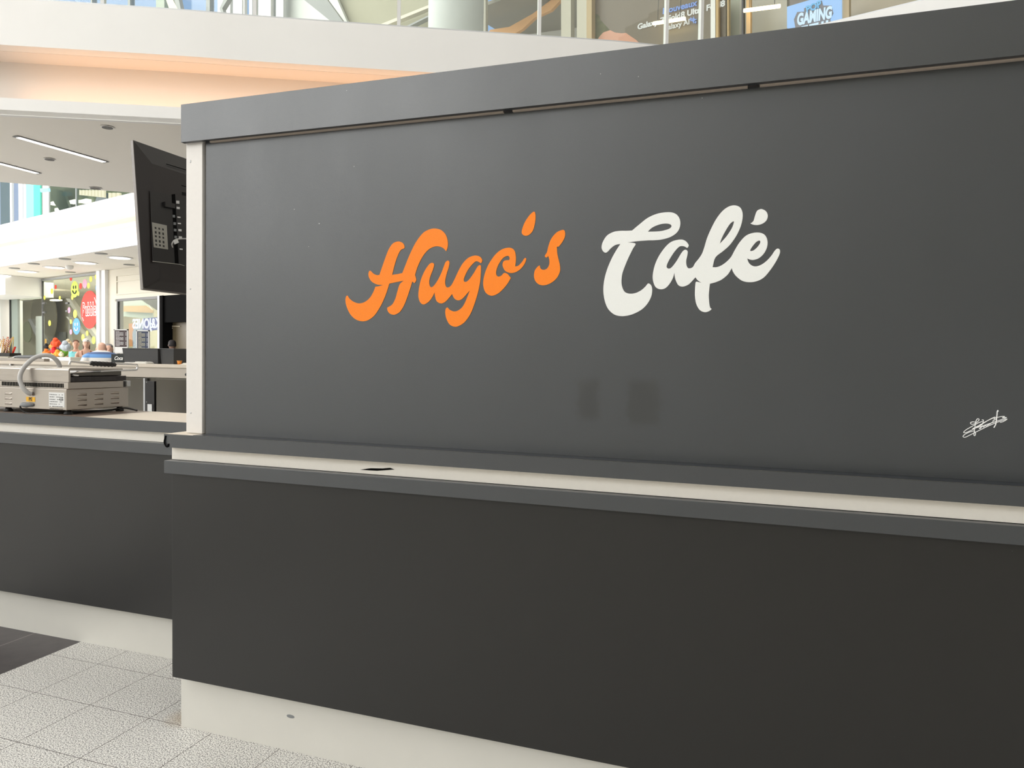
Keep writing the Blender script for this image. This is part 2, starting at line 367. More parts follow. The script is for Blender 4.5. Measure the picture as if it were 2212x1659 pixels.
# far building: ground floor soffit, parapet, cove, upper deck
farr = far
struct(link('trim_6', band(farr, 4.2, 4.6, 0, .16), M['brightp']))
struct(link('trim_7', band(farr, 3.6, 3.757, 0, .05), M['brightp']))
struct(link('trim_8', band(farr, 3.64, 4.2, .40, .05), M['cove']))
struct(link('trim_9', band(farr, 4.1985, 4.24, .14, .275), M['cove']))
struct(link('trim_10', band(farr, 4.6, 4.62, .02, .10), M['lgrey']))
q = [cpt(7.05, -60), cpt(7.05, 9), cpt(14, 9), cpt(14, -60)]
struct(link('ceiling_far', prism(bmesh.new(), [Vector((a, b, 3.604)) for a, b in q], Vector((0, 0, .04))), M['soffit']))
q = [cpt(7.4, -60), cpt(7.4, 9), cpt(14, 9), cpt(14, -60)]
struct(link('floor_upper', prism(bmesh.new(), [Vector((a, b, 4.1)) for a, b in q], Vector((0, 0, .1))), M['soffit']))
# walls behind the photographer and to the right
struct(link('wall_back', B(-30, 16, -14.9, -14.6, 0, 12.6), M['beige']))
struct(link('wall_left_end', B(-30, -29.7, -14.6, 26, 0, 12.6), M['slab']))
struct(link('ceiling_roof', B(-30, 16, -14.9, 11.7, 12.6, 12.8), M['slab']))
struct(link('wall_right', B(14, 14.3, -14.6, 11.7, 0, 12.6), M['slab']))
struct(link('wall_far_right', B(-4.5, 14, 11.75, 12, 0, 12.6), M['slab']))
# cove lights
def cove(name, a, b, z, aim, w, rad):
    a = Vector(a); b = Vector(b); L = (b-a).length; c = (a+b)/2
    l = bpy.data.lights.new(name, 'AREA'); l.shape = 'RECTANGLE'; l.size = L; l.size_y = w; l.energy = rad; l.color = (1.0, .52, .24)
    o = bpy.data.objects.new(name, l); COL.objects.link(o)
    x = (b-a).normalized(); n = -Vector(aim).normalized(); y = n.cross(x).normalized(); n = x.cross(y)
    m = Matrix((x, y, n)).transposed().to_4x4(); m.translation = c; o.matrix_world = m
for i in range(2, len(near)-2):
    a = Vector((*near[i], 3.76)); b = Vector((*near[i+1], 3.76)); d = (b-a).normalized(); nn = Vector((-d.y, d.x, 0))
    cove('cove_light', a+nn*.20, b+nn*.20, 3.76, (nn.x*.25, nn.y*.25, 1), .10, 1.5*(b-a).length)
for s in range(-20, -5, 5):
    a = Vector((*cpt(7.03, s), 3.76)); b = Vector((*cpt(7.03, s+5), 3.76))
    cove('cove_light', a+NF*.2, b+NF*.2, 3.76, (NF.x*.25, NF.y*.25, 1), .10, 1.8*5)

# ------------------------------------------------------------------ kiosk: sign section
YF, XE = 2.30, 3.2
cu_ = thing('counter_unit', 'black panelled kiosk counter with white plinth below the café sign', 'counter')
link('front_panel', B(-2.249, XE, 2.314, 2.334, .236, 1.068), M['board'], cu_, bevel=.0012)
link('carcass', box(B(-2.235, XE, 2.336, 2.795, .275, 1.17), -2.235, XE, 2.40, 2.795, .01, .275), M['black'], cu_)
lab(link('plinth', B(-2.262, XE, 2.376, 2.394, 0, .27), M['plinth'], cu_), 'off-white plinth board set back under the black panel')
sc = bmesh.new(); P = atY(627, 1548, 2.374)
ellipsoid(sc, (P.x, 2.3755, P.z), .018, .0008, .007); lab(link('scuff_mark', sc, M['gplas'], cu_, True), 'grey scuff on the plinth')
lab(link('lower_edge_board', B(-2.274, XE, 2.298, 2.334, 1.068, 1.1195), M['fascia'], cu_, bevel=.001), 'black edge board under the white band')
lab(link('white_band', B(-2.268, XE, 2.333, 2.352, 1.121, 1.173), M['white'], cu_), 'white laminate band between two black edge boards')
ch = bmesh.new(); a = [atY(x, y, 2.332) for x, y in ((778, 1014.5), (800, 1011.5), (826, 1012), (842, 1010.5), (852, 1014), (836, 1015.5), (815, 1017), (796, 1016))]
prism(ch, a, Vector((0, .0008, 0))); lab(link('chipped_spot', ch, M['black'], cu_), 'black chipped spot on the white band')
ct = thing('countertop', 'narrow wood-topped ledge with black edge running under the café sign', 'countertop')
link('top', B(-2.273, XE, 2.3022, 2.795, 1.1735, 1.2265), M['wood'], ct)
lab(link('ledge_paint', B(-2.132, XE, 2.3015, 2.372, 1.2266, 1.2276), M['fascia'], ct), 'black painted strip of the ledge in front of the sign')
link('edge_board', B(-2.274, XE, 2.298, 2.302, 1.173, 1.2262), M['fascia'], ct)
tw = bmesh.new(); p0 = atY(357, 938, 2.2965); tube(tw, smooth_path([p0+Vector((.002, 0, -.006)), p0+Vector((-.003, -.002, -.03)), p0+Vector((.004, -.003, -.045)), p0+Vector((.013, -.002, -.05)), p0+Vector((.016, 0, -.038))], 5), .0028, 8)
lab(link('torn_edging', tw, M['black'], ct, True), 'torn black edging curling off the left corner')

sw = thing('sign_wall', 'charcoal kiosk wall with orange and white café lettering and pale end post', 'sign')
pn = link('sign_panel', B(-2.128, XE, 2.366, 2.384, 1.228, 2.40), M['panel'], sw)
po = lab(link('end_post', B(-2.219, -2.139, 2.358, 2.44, 1.228, 2.4005), M['post'], sw, bevel=.0015), 'pale grey end post')
link('gap_backing', B(-2.139, -2.12, 2.378, 2.44, 1.228, 2.40), M['black'], sw)
link('back_panel', B(-2.139, XE, 2.431, 2.44, 1.228, 2.511), M['black'], sw)
for px, py in ((411, 350), (411, 347), (411, 624), (412, 892)):
    P = atY(px, py, 2.357); s = bmesh.new(); ellipsoid(s, (P.x, 2.3578, P.z), .0035, .0018, .0035, 12, 6)
    link('screw', s, M['lgrey'], po, True)
fb = thing('fascia_beam', 'long charcoal fascia board capping the café sign wall', 'fascia')
link('fascia_board', B(-2.224, XE, 2.335, 2.354, 2.3872, 2.536), M['fascia'], fb, bevel=.001)
link('roof_board', B(-2.224, XE, 2.354, 2.48, 2.512, 2.535), M['black'], fb)
link('beam_core', B(-2.20, XE, 2.354, 2.43, 2.401, 2.512), M['black'], fb)
segs = [(-2.10, atY(1087, 240, 2.355).x), (atY(1106, 240, 2.35).x, atY(1615, 185, 2.35).x), (atY(1641, 184, 2.35).x, XE)]
for a, b in segs: lab(link('trim_strip', B(a, b, 2.3545, 2.366, 2.3825, 2.3915), M['strip'], fb), 'pale raw-edged strip under the fascia')
for a, b in ((segs[0][1], segs[1][0]), (segs[1][1], segs[2][0])): link('joint_plate', B(a+.002, b-.002, 2.352, 2.366, 2.384, 2.395), M['iron'], fb)

# lettering
def pxc(ox, oy, s):
    def f(p):
        P = atY(ox+p[0]/s, oy+p[1]/s, 2.3655); return (P.x, P.z)
    return f
LM = mtx_of(Vector((0, 2.3652, 0)), Vector((1, 0, 0)), Vector((0, 0, 1)))
hug = pxc(720, 420, 2212/520); caf = pxc(1270, 420, 2212/440)
H = [(600,432),(640,448),(655,478),(650,497),(620,512),(592,565),(568,635),(541,739,1),(590,732),(635,722,1),(660,660),(700,560),(755,448),(820,360),(875,325),(930,313),(990,327),(1033,370),(1052,430),(1052,480),(1038,523,1),(1005,490),(950,477),(890,497),(840,545),(800,610),(770,680),(752,740,1),(763,785),(748,816,1),(727,801,1),(705,870),(680,945),(650,1020),(618,1072),(588,1096),(555,1106),(520,1095),(500,1068),(497,1042),(512,1032),(545,1008),(572,955),(590,890),(612,825),(648,793,1),(580,806),(515,820,1),(492,895),(465,965),(430,1035),(380,1110),(325,1153),(270,1166),(210,1150),(160,1105),(127,1040),(113,980),(118,940),(132,931),(150,958),(190,988),(240,1001),(290,988),(335,952),(367,900),(388,848,1),(420,843),(458,832,1),(405,828),(355,802),(328,760),(325,720),(340,701),(370,728),(400,741),(425,740,1),(445,680),(475,595),(510,505),(550,450)]
UG = [(910,628),(927,645),(917,690),(897,740),(883,790),(885,832),(900,853),(928,835),(962,785),(992,725),(1017,660),(1032,623),(1055,607),(1068,627),(1061,670),(1041,735),(1028,800),(1035,843),(1052,855),(1082,838),(1112,785),(1152,700),(1192,632),(1243,582),(1300,562),(1345,571),(1368,600),(1365,623),(1355,632,1),(1320,614),(1288,632),(1240,690),(1207,757),(1200,793),(1216,804),(1246,785),(1290,725),(1322,670),(1342,650),(1356,656),(1357,705),(1350,800),(1330,900),(1300,1000),(1262,1095),(1212,1168),(1165,1203),(1120,1216),(1070,1195),(1038,1135),(1030,1068),(1047,1038),(1070,1060),(1110,1075),(1150,1065),(1190,1030),(1222,968),(1255,882,1),(1215,928),(1178,965),(1143,973),(1112,955),(1092,915,1),(1060,955),(1022,992),(985,1001),(950,980),(936,935),(931,900,1),(912,940),(878,985),(832,1011),(800,992),(783,940),(787,870),(807,780),(842,700),(882,642)]
O_ = [(1625,490),(1663,513),(1677,560),(1678,612),(1671,662,1),(1700,655),(1735,620),(1755,590),(1768,584),(1773,600),(1752,648),(1712,693),(1665,718),(1620,721),(1580,702),(1558,662),(1558,630),(1575,608),(1618,603,1),(1620,580),(1604,565),(1562,583),(1522,638),(1500,695),(1498,735),(1516,755),(1545,746),(1570,722),(1600,730),(1632,768,1),(1602,818),(1562,868),(1510,913),(1455,931),(1405,907),(1381,852),(1380,785),(1402,700),(1442,618),(1500,542),(1562,500)]
AP = [(1845,158),(1858,185),(1856,250),(1836,328),(1800,371),(1765,380),(1738,366),(1733,332),(1760,257),(1805,190)]
SS = [(2110,326),(2129,345),(2128,390),(2103,440),(2072,480,1),(2055,481,1),(2058,540),(2071,600),(2083,655),(2083,705),(2058,762),(2010,808),(1950,833),(1897,830),(1860,800),(1845,755),(1851,703),(1875,668),(1897,651,1),(1905,680),(1932,693),(1965,680),(1985,642),(1985,600),(1975,564,1),(1964,579),(1950,577),(1945,563),(1964,530),(1976,480),(2002,410),(2052,350)]
Cc = [(480,392,1),(560,325),(650,255),(760,208),(880,193),(950,210),(990,252),(1004,310),(993,370),(958,422),(890,465),(800,490),(720,498),(650,500),(540,508),(430,522,1),(480,525),(513,532),(516,548),(488,592),(440,690),(398,790),(372,870),(365,950),(375,1012),(403,1060),(455,1078),(520,1070),(580,1040),(625,1000),(655,967),(685,985),(698,1030),(690,1100),(652,1178),(590,1245),(505,1293),(425,1317),(350,1321),(280,1300),(218,1240),(182,1150),(168,1040),(178,930),(207,820),(252,710),(300,620),(353,538,1),(298,550),(252,583),(217,620),(190,633),(161,612),(149,570),(165,510),(210,445),(280,407),(350,396),(420,395)]
Ch = [(650,405,1),(700,360),(780,326),(850,317),(897,327),(907,348),(888,370),(840,388),(770,401)]
AF = [(1005,490),(1058,505),(1090,540),(1093,562),(1078,580),(1045,564),(998,565),(950,610),(900,682),(866,745),(855,787),(876,806),(908,793),(960,728),(1010,645),(1040,608),(1066,602),(1083,620),(1080,660),(1068,720),(1071,768),(1085,797),(1107,803),(1140,788),(1165,745),(1202,700),(1238,645),(1262,580),(1292,480),(1335,378),(1392,270),(1460,182),(1530,132),(1595,119),(1650,140),(1677,190),(1679,260),(1658,350),(1610,452),(1540,550),(1468,615),(1402,665),(1375,705),(1362,755),(1354,790,1),(1402,789),(1455,768),(1510,727),(1555,678),(1592,610),(1642,528),(1710,453),(1782,421),(1860,415),(1920,440),(1949,500),(1945,572),(1912,640),(1860,690),(1802,711),(1760,708),(1730,695,1),(1745,738),(1775,769),(1820,782),(1880,765),(1940,722),(1990,668),(2030,610),(2060,588),(2085,605),(2080,652),(2040,732),(1980,822),(1912,900),(1840,940),(1760,953),(1680,940),(1612,890),(1575,838),(1563,800,1),(1520,868),(1452,925),(1385,954),(1325,970,1),(1318,1030),(1313,1100),(1318,1180),(1328,1228),(1342,1245),(1310,1270),(1265,1278),(1215,1255),(1177,1190),(1163,1110),(1163,1030),(1168,962,1),(1180,948),(1232,960,1),(1190,930),(1168,900,1),(1132,940),(1090,980),(1030,1001),(982,985),(953,930),(943,890),(938,850,1),(924,905),(888,970),(840,1018),(785,1030),(735,1005),(708,940),(705,870),(727,768),(772,668),(842,570),(912,512)]
Fh = [(1580,293),(1583,312),(1560,372),(1503,458),(1433,535,1),(1452,478),(1492,400),(1542,322)]
Eh = [(1865,502),(1870,527),(1842,570),(1800,607),(1767,615),(1765,600),(1790,560),(1830,515)]
AC = [(1890,160),(1935,185),(1953,230),(1940,280),(1900,315),(1850,332),(1800,330),(1765,316,1),(1796,290),(1812,240),(1830,190),(1852,168)]
for nm, lb, loops, f, m in (('letter', 'orange capital H', [H], hug, 'orange'), ('letter', 'orange joined letters u and g', [UG], hug, 'orange'), ('letter', 'orange letter o', [O_], hug, 'orange'),
        ('apostrophe', 'orange apostrophe', [AP], hug, 'orange'), ('letter', 'orange letter s', [SS], hug, 'orange'), ('letter', 'white capital C', [Cc, Ch], caf, 'wvinyl'),
        ('letter', 'white joined letters a, f and e', [AF, Fh, Eh], caf, 'wvinyl'), ('accent', 'white acute accent', [AC], caf, 'wvinyl')):
    lab(curve_shape(nm, [outline(l) for l in loops], f, M[m], pn, LM), lb)
sig = pxc(2060, 870, 15.8); sb = bmesh.new()
for st, r in (([(735,665),(640,652),(572,690),(625,738),(745,700),(860,600),(850,548),(800,560),(752,660),(722,850),(702,1000),(690,1100),(722,1125),(748,1050),(722,980)], .0010),
        ([(985,640),(860,680),(640,800),(430,920),(338,1012),(430,1015),(620,930),(860,800),(1050,680),(1230,570),(1400,490)], .0010),
        ([(700,955),(520,1010),(380,1080),(318,1150),(390,1178),(560,1100),(900,930),(1150,810),(1450,680),(1640,615),(1825,555),(1700,640),(1580,672)], .0010),
        ([(1420,485),(1100,640),(880,770),(650,880),(760,860),(1200,720),(1500,620),(1805,508),(1660,512),(1740,470),(1600,475),(1400,530),(1385,570),(1440,570)], .0010),
        ([(1498,252),(1520,292),(1490,290),(1480,400),(1468,500),(1455,640),(1425,760),(1370,850)], .0014),
        ([(960,590),(1012,592),(992,700),(950,762),(902,742),(932,860),(872,882),(1000,800),(1020,832),(1080,782),(1122,792),(1200,742),(1232,732),(1290,682),(1332,672),(1350,602),(1400,622)], .0010)):
    tube(sb, [Vector((x, 2.3652, z)) for x, z in (sig((p.x, p.y)) for p in smooth_path([(a, b, 0) for a, b in st], 5))], r, 6)
lab(link('signature', sb, M['ink'], pn), 'white scrawled signature at the lower right')

# ------------------------------------------------------------------ kiosk: left service counter
XL = -6.4
lc = thing('counter_unit', 'black panelled service counter set back to the left, carrying the grill', 'counter')
link('front_panel', B(XL, -2.0, 2.815, 2.835, .238, 1.052), M['board'], lc, bevel=.001)
link('carcass', box(B(XL, -2.0, 2.838, 3.22, .275, 1.16), XL, -2.0, 2.92, 3.22, .01, .275), M['black'], lc)
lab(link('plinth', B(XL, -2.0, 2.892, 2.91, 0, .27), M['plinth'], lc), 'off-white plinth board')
lab(link('lower_edge_board', B(XL, -2.0, 2.80, 2.835, 1.052, 1.1085), M['fascia'], lc, bevel=.001), 'black edge board under the white band')
lab(link('white_band', B(XL, -2.0, 2.832, 2.85, 1.1095, 1.162), M['white'], lc), 'white laminate band')
lt = thing('countertop', 'wood-topped service counter with black edge under the steel grill', 'countertop')
xm = atZ(277, 893, 1.217).x
link('top', B(xm, -2.0, 2.8032, 3.24, 1.1625, 1.217), M['wood'], lt)
lab(link('shaded_top', B(XL, xm, 2.8032, 3.24, 1.1625, 1.217), M['shade_wood'], lt), 'worktop section coloured dark as the shadow and reflection under the grill')  # shadow and reflection under the grill put into this section's colour
link('edge_board', B(XL, -2.0, 2.799, 2.803, 1.162, 1.2167), M['fascia'], lt)

# ------------------------------------------------------------------ contact grill on the left counter
XR, YR = -3.459, 2.84; XB = -4.20
g = thing('contact_grill', 'stainless steel contact grill with grey hose on the service counter', 'grill')
link('base_housing', B(XB, XR, YR, 3.233, 1.241, 1.352), M['steel'], g, bevel=.003)
link('slotted_housing', B(XB+.02, XR+.008, YR+.004, 3.192, 1.353, 1.388), M['steel'], g, bevel=.002)
vg = bmesh.new()
for k in range(40):
    x = atY(5+k*3.36, 829, YR+.003).x; box(vg, x-.0024, x+.0024, YR+.002, YR+.006, 1.359, 1.381)
link('vent_grille', vg, M['black'], g)
# rear hood: bent sheet with rounded top edge
hd = bmesh.new(); xs = XR+.016
prof = [(YR, 1.389), (YR, 1.452)]+[(YR+.012-.012*math.cos(t), 1.452+.012*math.sin(t)) for t in (math.pi/8*k for k in range(1, 5))]+[(YR+.03, 1.464), (YR+.34, 1.458), (YR+.34, 1.45), (YR+.03, 1.452), (YR+.012, 1.45), (YR+.010, 1.389)]
prism(hd, [Vector((xs, y, z)) for y, z in prof], Vector((XB+.02-xs, 0, 0))); link('rear_hood', hd, M['steel'], g)
link('upper_plate', B(XB+.06, XR+.004, YR+.015, 3.216, 1.390, 1.417), M['iron'], g, bevel=.003)
link('plate_cover', B(XB+.06, XR-.004, YR+.03, 3.19, 1.418, 1.448), M['steel2'], g, bevel=.003)
link('lower_plate', B(XB+.03, XR+.002, 3.192, 3.212, 1.353, 1.386), M['iron'], g)
lab(link('drip_tray_catch', B(XR-.02, XR+.012, 3.214, 3.238, 1.356, 1.388), M['lgrey'], g, bevel=.002), 'pale grey catch at the right corner')
for i, (u, ) in enumerate(((.082, ), (.185, ), (.29, ))):
    for j in range(3):
        z = 1.322-.027*j; y = YR+u+.012; lv = bmesh.new()
        rows = [[lv.verts.new((XR+(.006*math.sin(math.pi*v/6) if 0 < k < 8 else 0), y-.028+.056*k/8, z-.006+.012*v/6)) for v in range(7)] for k in range(9)]
        for r0, r1 in zip(rows, rows[1:]):
            for v in range(6): lv.faces.new((r0[v], r0[v+1], r1[v+1], r1[v]))
        box(lv, XR-.002, XR+.0008, y-.028, y+.028, z-.009, z-.006)
        link('louvre', lv, M['steel'], g, True)
for j in range(3):
    z = 1.318-.027*j; x = atY(18, 860, YR).x; lv = bmesh.new()
    rows = [[lv.verts.new((x-.028+.056*k/8, YR-(.006*math.sin(math.pi*v/6) if 0 < k < 8 else 0), z-.006+.012*v/6)) for v in range(7)] for k in range(9)]
    for r0, r1 in zip(rows, rows[1:]):
        for v in range(6): lv.faces.new((r0[v], r0[v+1], r1[v+1], r1[v]))
    link('louvre', lv, M['steel'], g, True)
for x, y in ((XR-.03, YR+.035), (XR-.03, 3.20), (-3.93, YR+.035), (-3.93, 3.20)):
    f = bmesh.new(); loft(f, [(x, y, 1.217, .022, .022), (x, y, 1.224, .022, .022), (x, y, 1.232, .015, .015), (x, y, 1.243, .013, .013)]); link('foot', f, M['rubber'], g, True)
# rating plate and warning label on the rear face
a = atY(106, 847, YR); b = atY(140, 880, YR)
pl = link('rating_plate', B(a.x, b.x, YR-.0015, YR, b.z, a.z), M['label'], g); tx = bmesh.new()
for r in range(7):
    z = a.z-.012-r*.0125; x = a.x+.006
    while x < b.x-.012:
        w_ = random.uniform(.004, .012)
        if random.random() < .8: box(tx, x, x+w_, YR-.002, YR-.0015, z-.0016, z+.0016)
        x += w_+.003
link('printed_lines', tx, M['inkb'], pl)
text('mark', 'CE', M['inkb'], pl, XZ(b.x-.022, YR-.002, a.z-.036), .022, .0003)
a = atY(57, 857, YR); b = atY(76, 868, YR)
ol = link('warning_label', B(a.x, b.x, YR-.0015, YR, b.z, a.z), M['olabel'], g)
text('printing', 'PE', M['inkb'], ol, XZ((a.x+b.x)/2, YR-.002, (a.z+b.z)/2), .026, .0003, .0006)
# hose, cable gland, power cord
hp = [(68, 851, YR-.004), (60, 848, YR-.02), (50, 838, YR-.035), (43.5, 822, YR-.04), (45, 806, YR-.035), (55, 790, YR-.02), (72, 774.5, YR), (90, 768, YR+.03), (108, 768.5, YR+.06), (121, 777, YR+.085), (127, 786, YR+.1), (129, 794, YR+.105)]
hb = bmesh.new(); tube(hb, smooth_path([atY(*p) for p in hp], 6), .0115, 14); link('hose', hb, M['hose'], g, True)
c_ = atY(64, 874, YR); gl = bmesh.new(); tube(gl, [c_+Vector((-.032, -.02, 0)), c_+Vector((-.02, -.02, 0)), c_+Vector((.0, -.017, -.001)), c_+Vector((.012, -.012, -.001)), c_+Vector((.03, .002, 0))], [.010, .0135, .0135, .010, .008], 14); link('cable_gland', gl, M['gplas'], g, True)
pc = bmesh.new(); tube(pc, smooth_path([c_+Vector((-.03, -.02, 0)), c_+Vector((-.045, -.018, -.012)), c_+Vector((-.035, -.012, -.034)), c_+Vector((0, 0, -.047)), Vector((c_.x+.10, YR+.02, 1.2225)), Vector((XR-.08, YR+.05, 1.2225)), Vector((XR-.05, YR+.2, 1.2225)), Vector((XR-.03, YR+.3, 1.224)), Vector((XR+.03, 3.18, 1.236)), Vector((XR+.10, 3.2, 1.2225))], 6), .0048, 8)
lab(link('power_cord', pc, M['blk'], g, True), 'black power cord looping under the grill')
# twisted-grip handle frame
zf = XR+.012
hw = bmesh.new(); hpts = [(150, 788, 2.90), (151, 783, 2.90), (156, 781, 2.905), (190, 784.5, 3.02), (250, 785.5, 3.24), (290, 787, 3.335), (296.5, 790.5, 3.345), (296, 797, 3.345), (289, 799, 3.335), (250, 800, 3.22), (215, 802, 3.09), (160, 804, 2.905), (152, 803, 2.885)]
def gx(px, py, Y):
    return atY(px, py, Y)
# the frame is a bar bent in the vertical plane x = zf
hpz = []
for px, py, _ in hpts: hpz.append(atX(px, py, zf))
tube(hw, smooth_path(hpz, 6), .0055, 12); link('handle_frame', hw, M['chrome'], g, True)
a, b = atX(194, 785, zf), atX(250, 788, zf); gb = bmesh.new(); n_ = 60; rings = []
for i in range(n_+1):
    t = i/n_; c = a.lerp(b, t); env = min(1, 6*t+.55, 6*(1-t)+.55); ring = []
    for k in range(24):
        th = 2*math.pi*k/24; r = .0125*env*(1+.16*math.sin(3*th+t*2*math.pi*7)); ring.append(gb.verts.new(c+Vector((r*math.cos(th), 0, r*math.sin(th)))))
    rings.append(ring)
for r0, r1 in zip(rings, rings[1:]):
    for k in range(24): gb.faces.new((r0[k], r0[(k+1) % 24], r1[(k+1) % 24], r1[k]))
gb.faces.new(rings[0]); gb.faces.new(rings[-1][::-1])
lab(link('grip', gb, M['blk'], g, True), 'black twisted handgrip')
rod = bmesh.new(); tube(rod, [atX(150, 803.5, zf+.001), atX(216, 801.5, zf+.001)], .0075, 12); link('sleeve', rod, M['chrome'], g, True)
spb = bmesh.new(); sp0, sp1 = atX(157, 810, zf-.004), atX(169, 811, zf-.004); tube(spb, [sp0.lerp(sp1, i/60)+Vector((.005*math.cos(i*.9), 0, .005*math.sin(i*.9))) for i in range(61)], .0013, 6); link('spring', spb, M['chrome'], g, True)

# ------------------------------------------------------------------ television seen from behind
YT = 2.75
Tt, Tb = atY(281, 303.5, YT), atY(303, 626, YT); V = (Tt-Tb).normalized(); U = Vector((0, 1, 0)); N = U.cross(V).normalized()
if N.x < 0: N = -N
Ht = (Tt-Tb).length; Wt = 1.22; O = Tb.copy(); tv = thing('television', 'black flat television seen from behind, hanging beside the pale end post', 'television')
fr = bmesh.new(); frame_box(fr, O, U, V, N, 0, Wt, 0, Ht, 0, .018); link('bezel', fr, M['tvrim'], tv, bevel=.002)
bk = bmesh.new(); r1 = [(0, 0), (Wt, 0), (Wt, Ht), (0, Ht)]; i1 = [(.075, .05), (Wt-.075, .05), (Wt-.075, Ht-.10), (.075, Ht-.10)]
va = [bk.verts.new(O+U*u+V*w_+N*.0185) for u, w_ in [(.002, .006), (Wt-.002, .006), (Wt-.002, Ht-.002), (.002, Ht-.002)]]; vb = [bk.verts.new(O+U*u+V*w_+N*.05) for u, w_ in i1]
for k in range(4): bk.faces.new((va[k], va[(k+1) % 4], vb[(k+1) % 4], vb[k]))
bk.faces.new(vb); link('back_shell', bk, M['tvback'], tv, bevel=.008, seg=3)
PB = O+N*.05
def tvp(px, py, k=.05): return atP(px, py, O+N*k, N)
def tvq(name, pts, m, k0=.05, k1=.053, parent=tv):
    bm = bmesh.new(); prism(bm, [tvp(x, y, k0) for x, y in pts], N*(k1-k0)); return link(name, bm, m, parent)
cv = tvq('connector_cover', [(324, 411), (404, 430), (404, 574), (330, 565)], M['blk'], .0502, .0515)
edge = bmesh.new(); tube(edge, [tvp(330, 564.5, .053), tvp(388, 571, .053), tvp(398, 574, .053)], .0018, 6); link('recess_edge', edge, M['tvl'], cv)
tvq('recess', [(371, 420), (378, 419), (386, 570), (378, 570)], M['black'], .0516, .0525)
st = tvq('rating_sticker', [(328, 480), (360, 487), (363, 539), (332, 534)], M['tvl'], .052, .0528)
bm = bmesh.new()
for r in range(5):
    for q_ in range(3):
        x, y = 334+q_*8+r*.4, 490+r*9+q_*1.6; p_ = [tvp(x+i, y+j, .053) for i, j in ((0, 0), (3.5, .7), (3.8, 5+r % 2), (.3, 4+r % 2))]; prism(bm, p_, N*.0004)
link('printed_lines', bm, M['inkb'], st)
tvq('dongle', [(353, 436), (374, 441), (374, 451), (353, 447)], M['blk'], .053, .066)
for i, (x, y) in enumerate(((383.8, 436.5), (384.7, 449), (386.3, 469), (387.2, 482.5), (388.5, 497), (389.5, 512.5), (391, 538))):
    h = (3.2, 2.4, 1.4, 1.4, 2.4, 2.2, 1.4)[i]; lab(tvq('port_label', [(x-3.3, y-h), (x+3.3, y-h+.6), (x+3.5, y+h+.5), (x-3.1, y+h-.2)], M['label'], .0518, .0526), 'white port label')
for x, y in ((375, 467), (377, 483), (378, 497), (379, 512)): tvq('socket', [(x-2.5, y-3), (x+2.5, y-2.4), (x+2.6, y+3), (x-2.4, y+2.6)], M['gplas'], .0526, .0545)
for a_, b_ in (((359, 353.5), (404, 367)), ((392, 400), (404, 403))):
    s_ = bmesh.new(); prism(s_, [tvp(*a_), tvp(*b_), tvp(b_[0], b_[1]+1.6), tvp(a_[0], a_[1]+1.6)], N*.001); link('vent_slot', s_, M['black'], tv)
for k in range(3):
    s_ = bmesh.new(); prism(s_, [tvp(393, 415+k*2.6), tvp(404, 417+k*2.6), tvp(404, 418+k*2.6), tvp(393, 416+k*2.6)], N*.002); link('vent_slot', s_, M['black'], tv)
tc_ = bmesh.new(); tube(tc_, smooth_path([tvp(373, 534, .06), tvp(371.5, 527, .07), tvp(377, 519, .08), tvp(388, 516, .085), tvp(410, 516, .09), tvp(440, 518, .09)], 6), .0035, 8); lab(link('aerial_cable', tc_, M['hose'], tv, True), 'thin white cable')
tvq('cable_tag', [(374, 520), (383, 517), (386, 524), (377, 528)], M['label'], .086, .088)
am = bmesh.new(); c0 = O+U*.75+V*(Ht*.5)+N*.05; tube(am, [c0, c0+N*.25, Vector((-1.95, 2.75, c0.z)), Vector((-1.95, 2.445, c0.z))], .02, 12); link('wall_bracket', am, M['blk'], tv, True)

# ------------------------------------------------------------------ back counter inside the kiosk
YB = 5.0; ztop = 1.452
bc = thing('refrigerated_counter', 'stainless steel undercounter unit with black panel across the kiosk', 'counter')
link('body', B(-9.2, -3.9, YB+.03, YB+.66, .02, 1.335), M['steel2'], bc)
link('drawer_band', B(-9.2, -3.9, YB+.01, YB+.03, 1.335, 1.423), M['steel'], bc)
xa, xb = atY(314, 850, YB).x, atY(334, 850, YB).x
lab(link('side_door', B(-9.2, atY(309, 850, YB).x, YB+.012, YB+.03, .12, 1.325), M['steel2'], bc, bevel=.003), 'plain steel door')
lab(link('door_frame', B(atY(309, 850, YB).x+.003, atY(313, 850, YB).x, YB, YB+.03, .1, 1.325), M['lgrey'], bc), 'pale frame post')
bp_ = lab(link('black_panel', B(xa, xb, YB-.004, YB+.03, .12, atY(320, 823, YB).z), M['blk'], bc, bevel=.002), 'narrow black panel with two screws')
for py in (825.5, 868.5): s = bmesh.new(); P = atY(316.5, py, YB-.004); ellipsoid(s, P, .004, .002, .004, 10, 6); link('screw', s, M['lgrey'], bp_, True)
lab(link('control_box', B(atY(320.5, 870, YB).x, atY(330, 870, YB).x, YB-.012, YB-.004, atY(325, 890, YB).z, atY(325, 873, YB).z), M['label'], bc, bevel=.002), 'small white socket box')
lab(link('door', B(xb+.004, -3.9, YB+.008, YB+.03, .12, 1.325), M['steel2'], bc, bevel=.004), 'large steel door')
dl = bmesh.new(); P = atY(401, 809, YB); ellipsoid(dl, (P.x, YB+.005, P.z), .012, .01, .012); link('lock', dl, M['dgrey'], bc, True)
link('side_leg', B(-9.1, -9.05, YB+.05, YB+.1, 0, .02), M['dgrey'], bc)
link('side_leg', B(-4.0, -3.95, YB+.05, YB+.1, 0, .02), M['dgrey'], bc)
wt = tag(link('worktop', B(-9.3, -3.85, YB-.02, YB+.75, 1.423, ztop), M['wood'], None, bevel=.002), 'pale wood worktop along the back of the kiosk', 'worktop')

def onB(px, py, Y): return atY(px, py, Y)
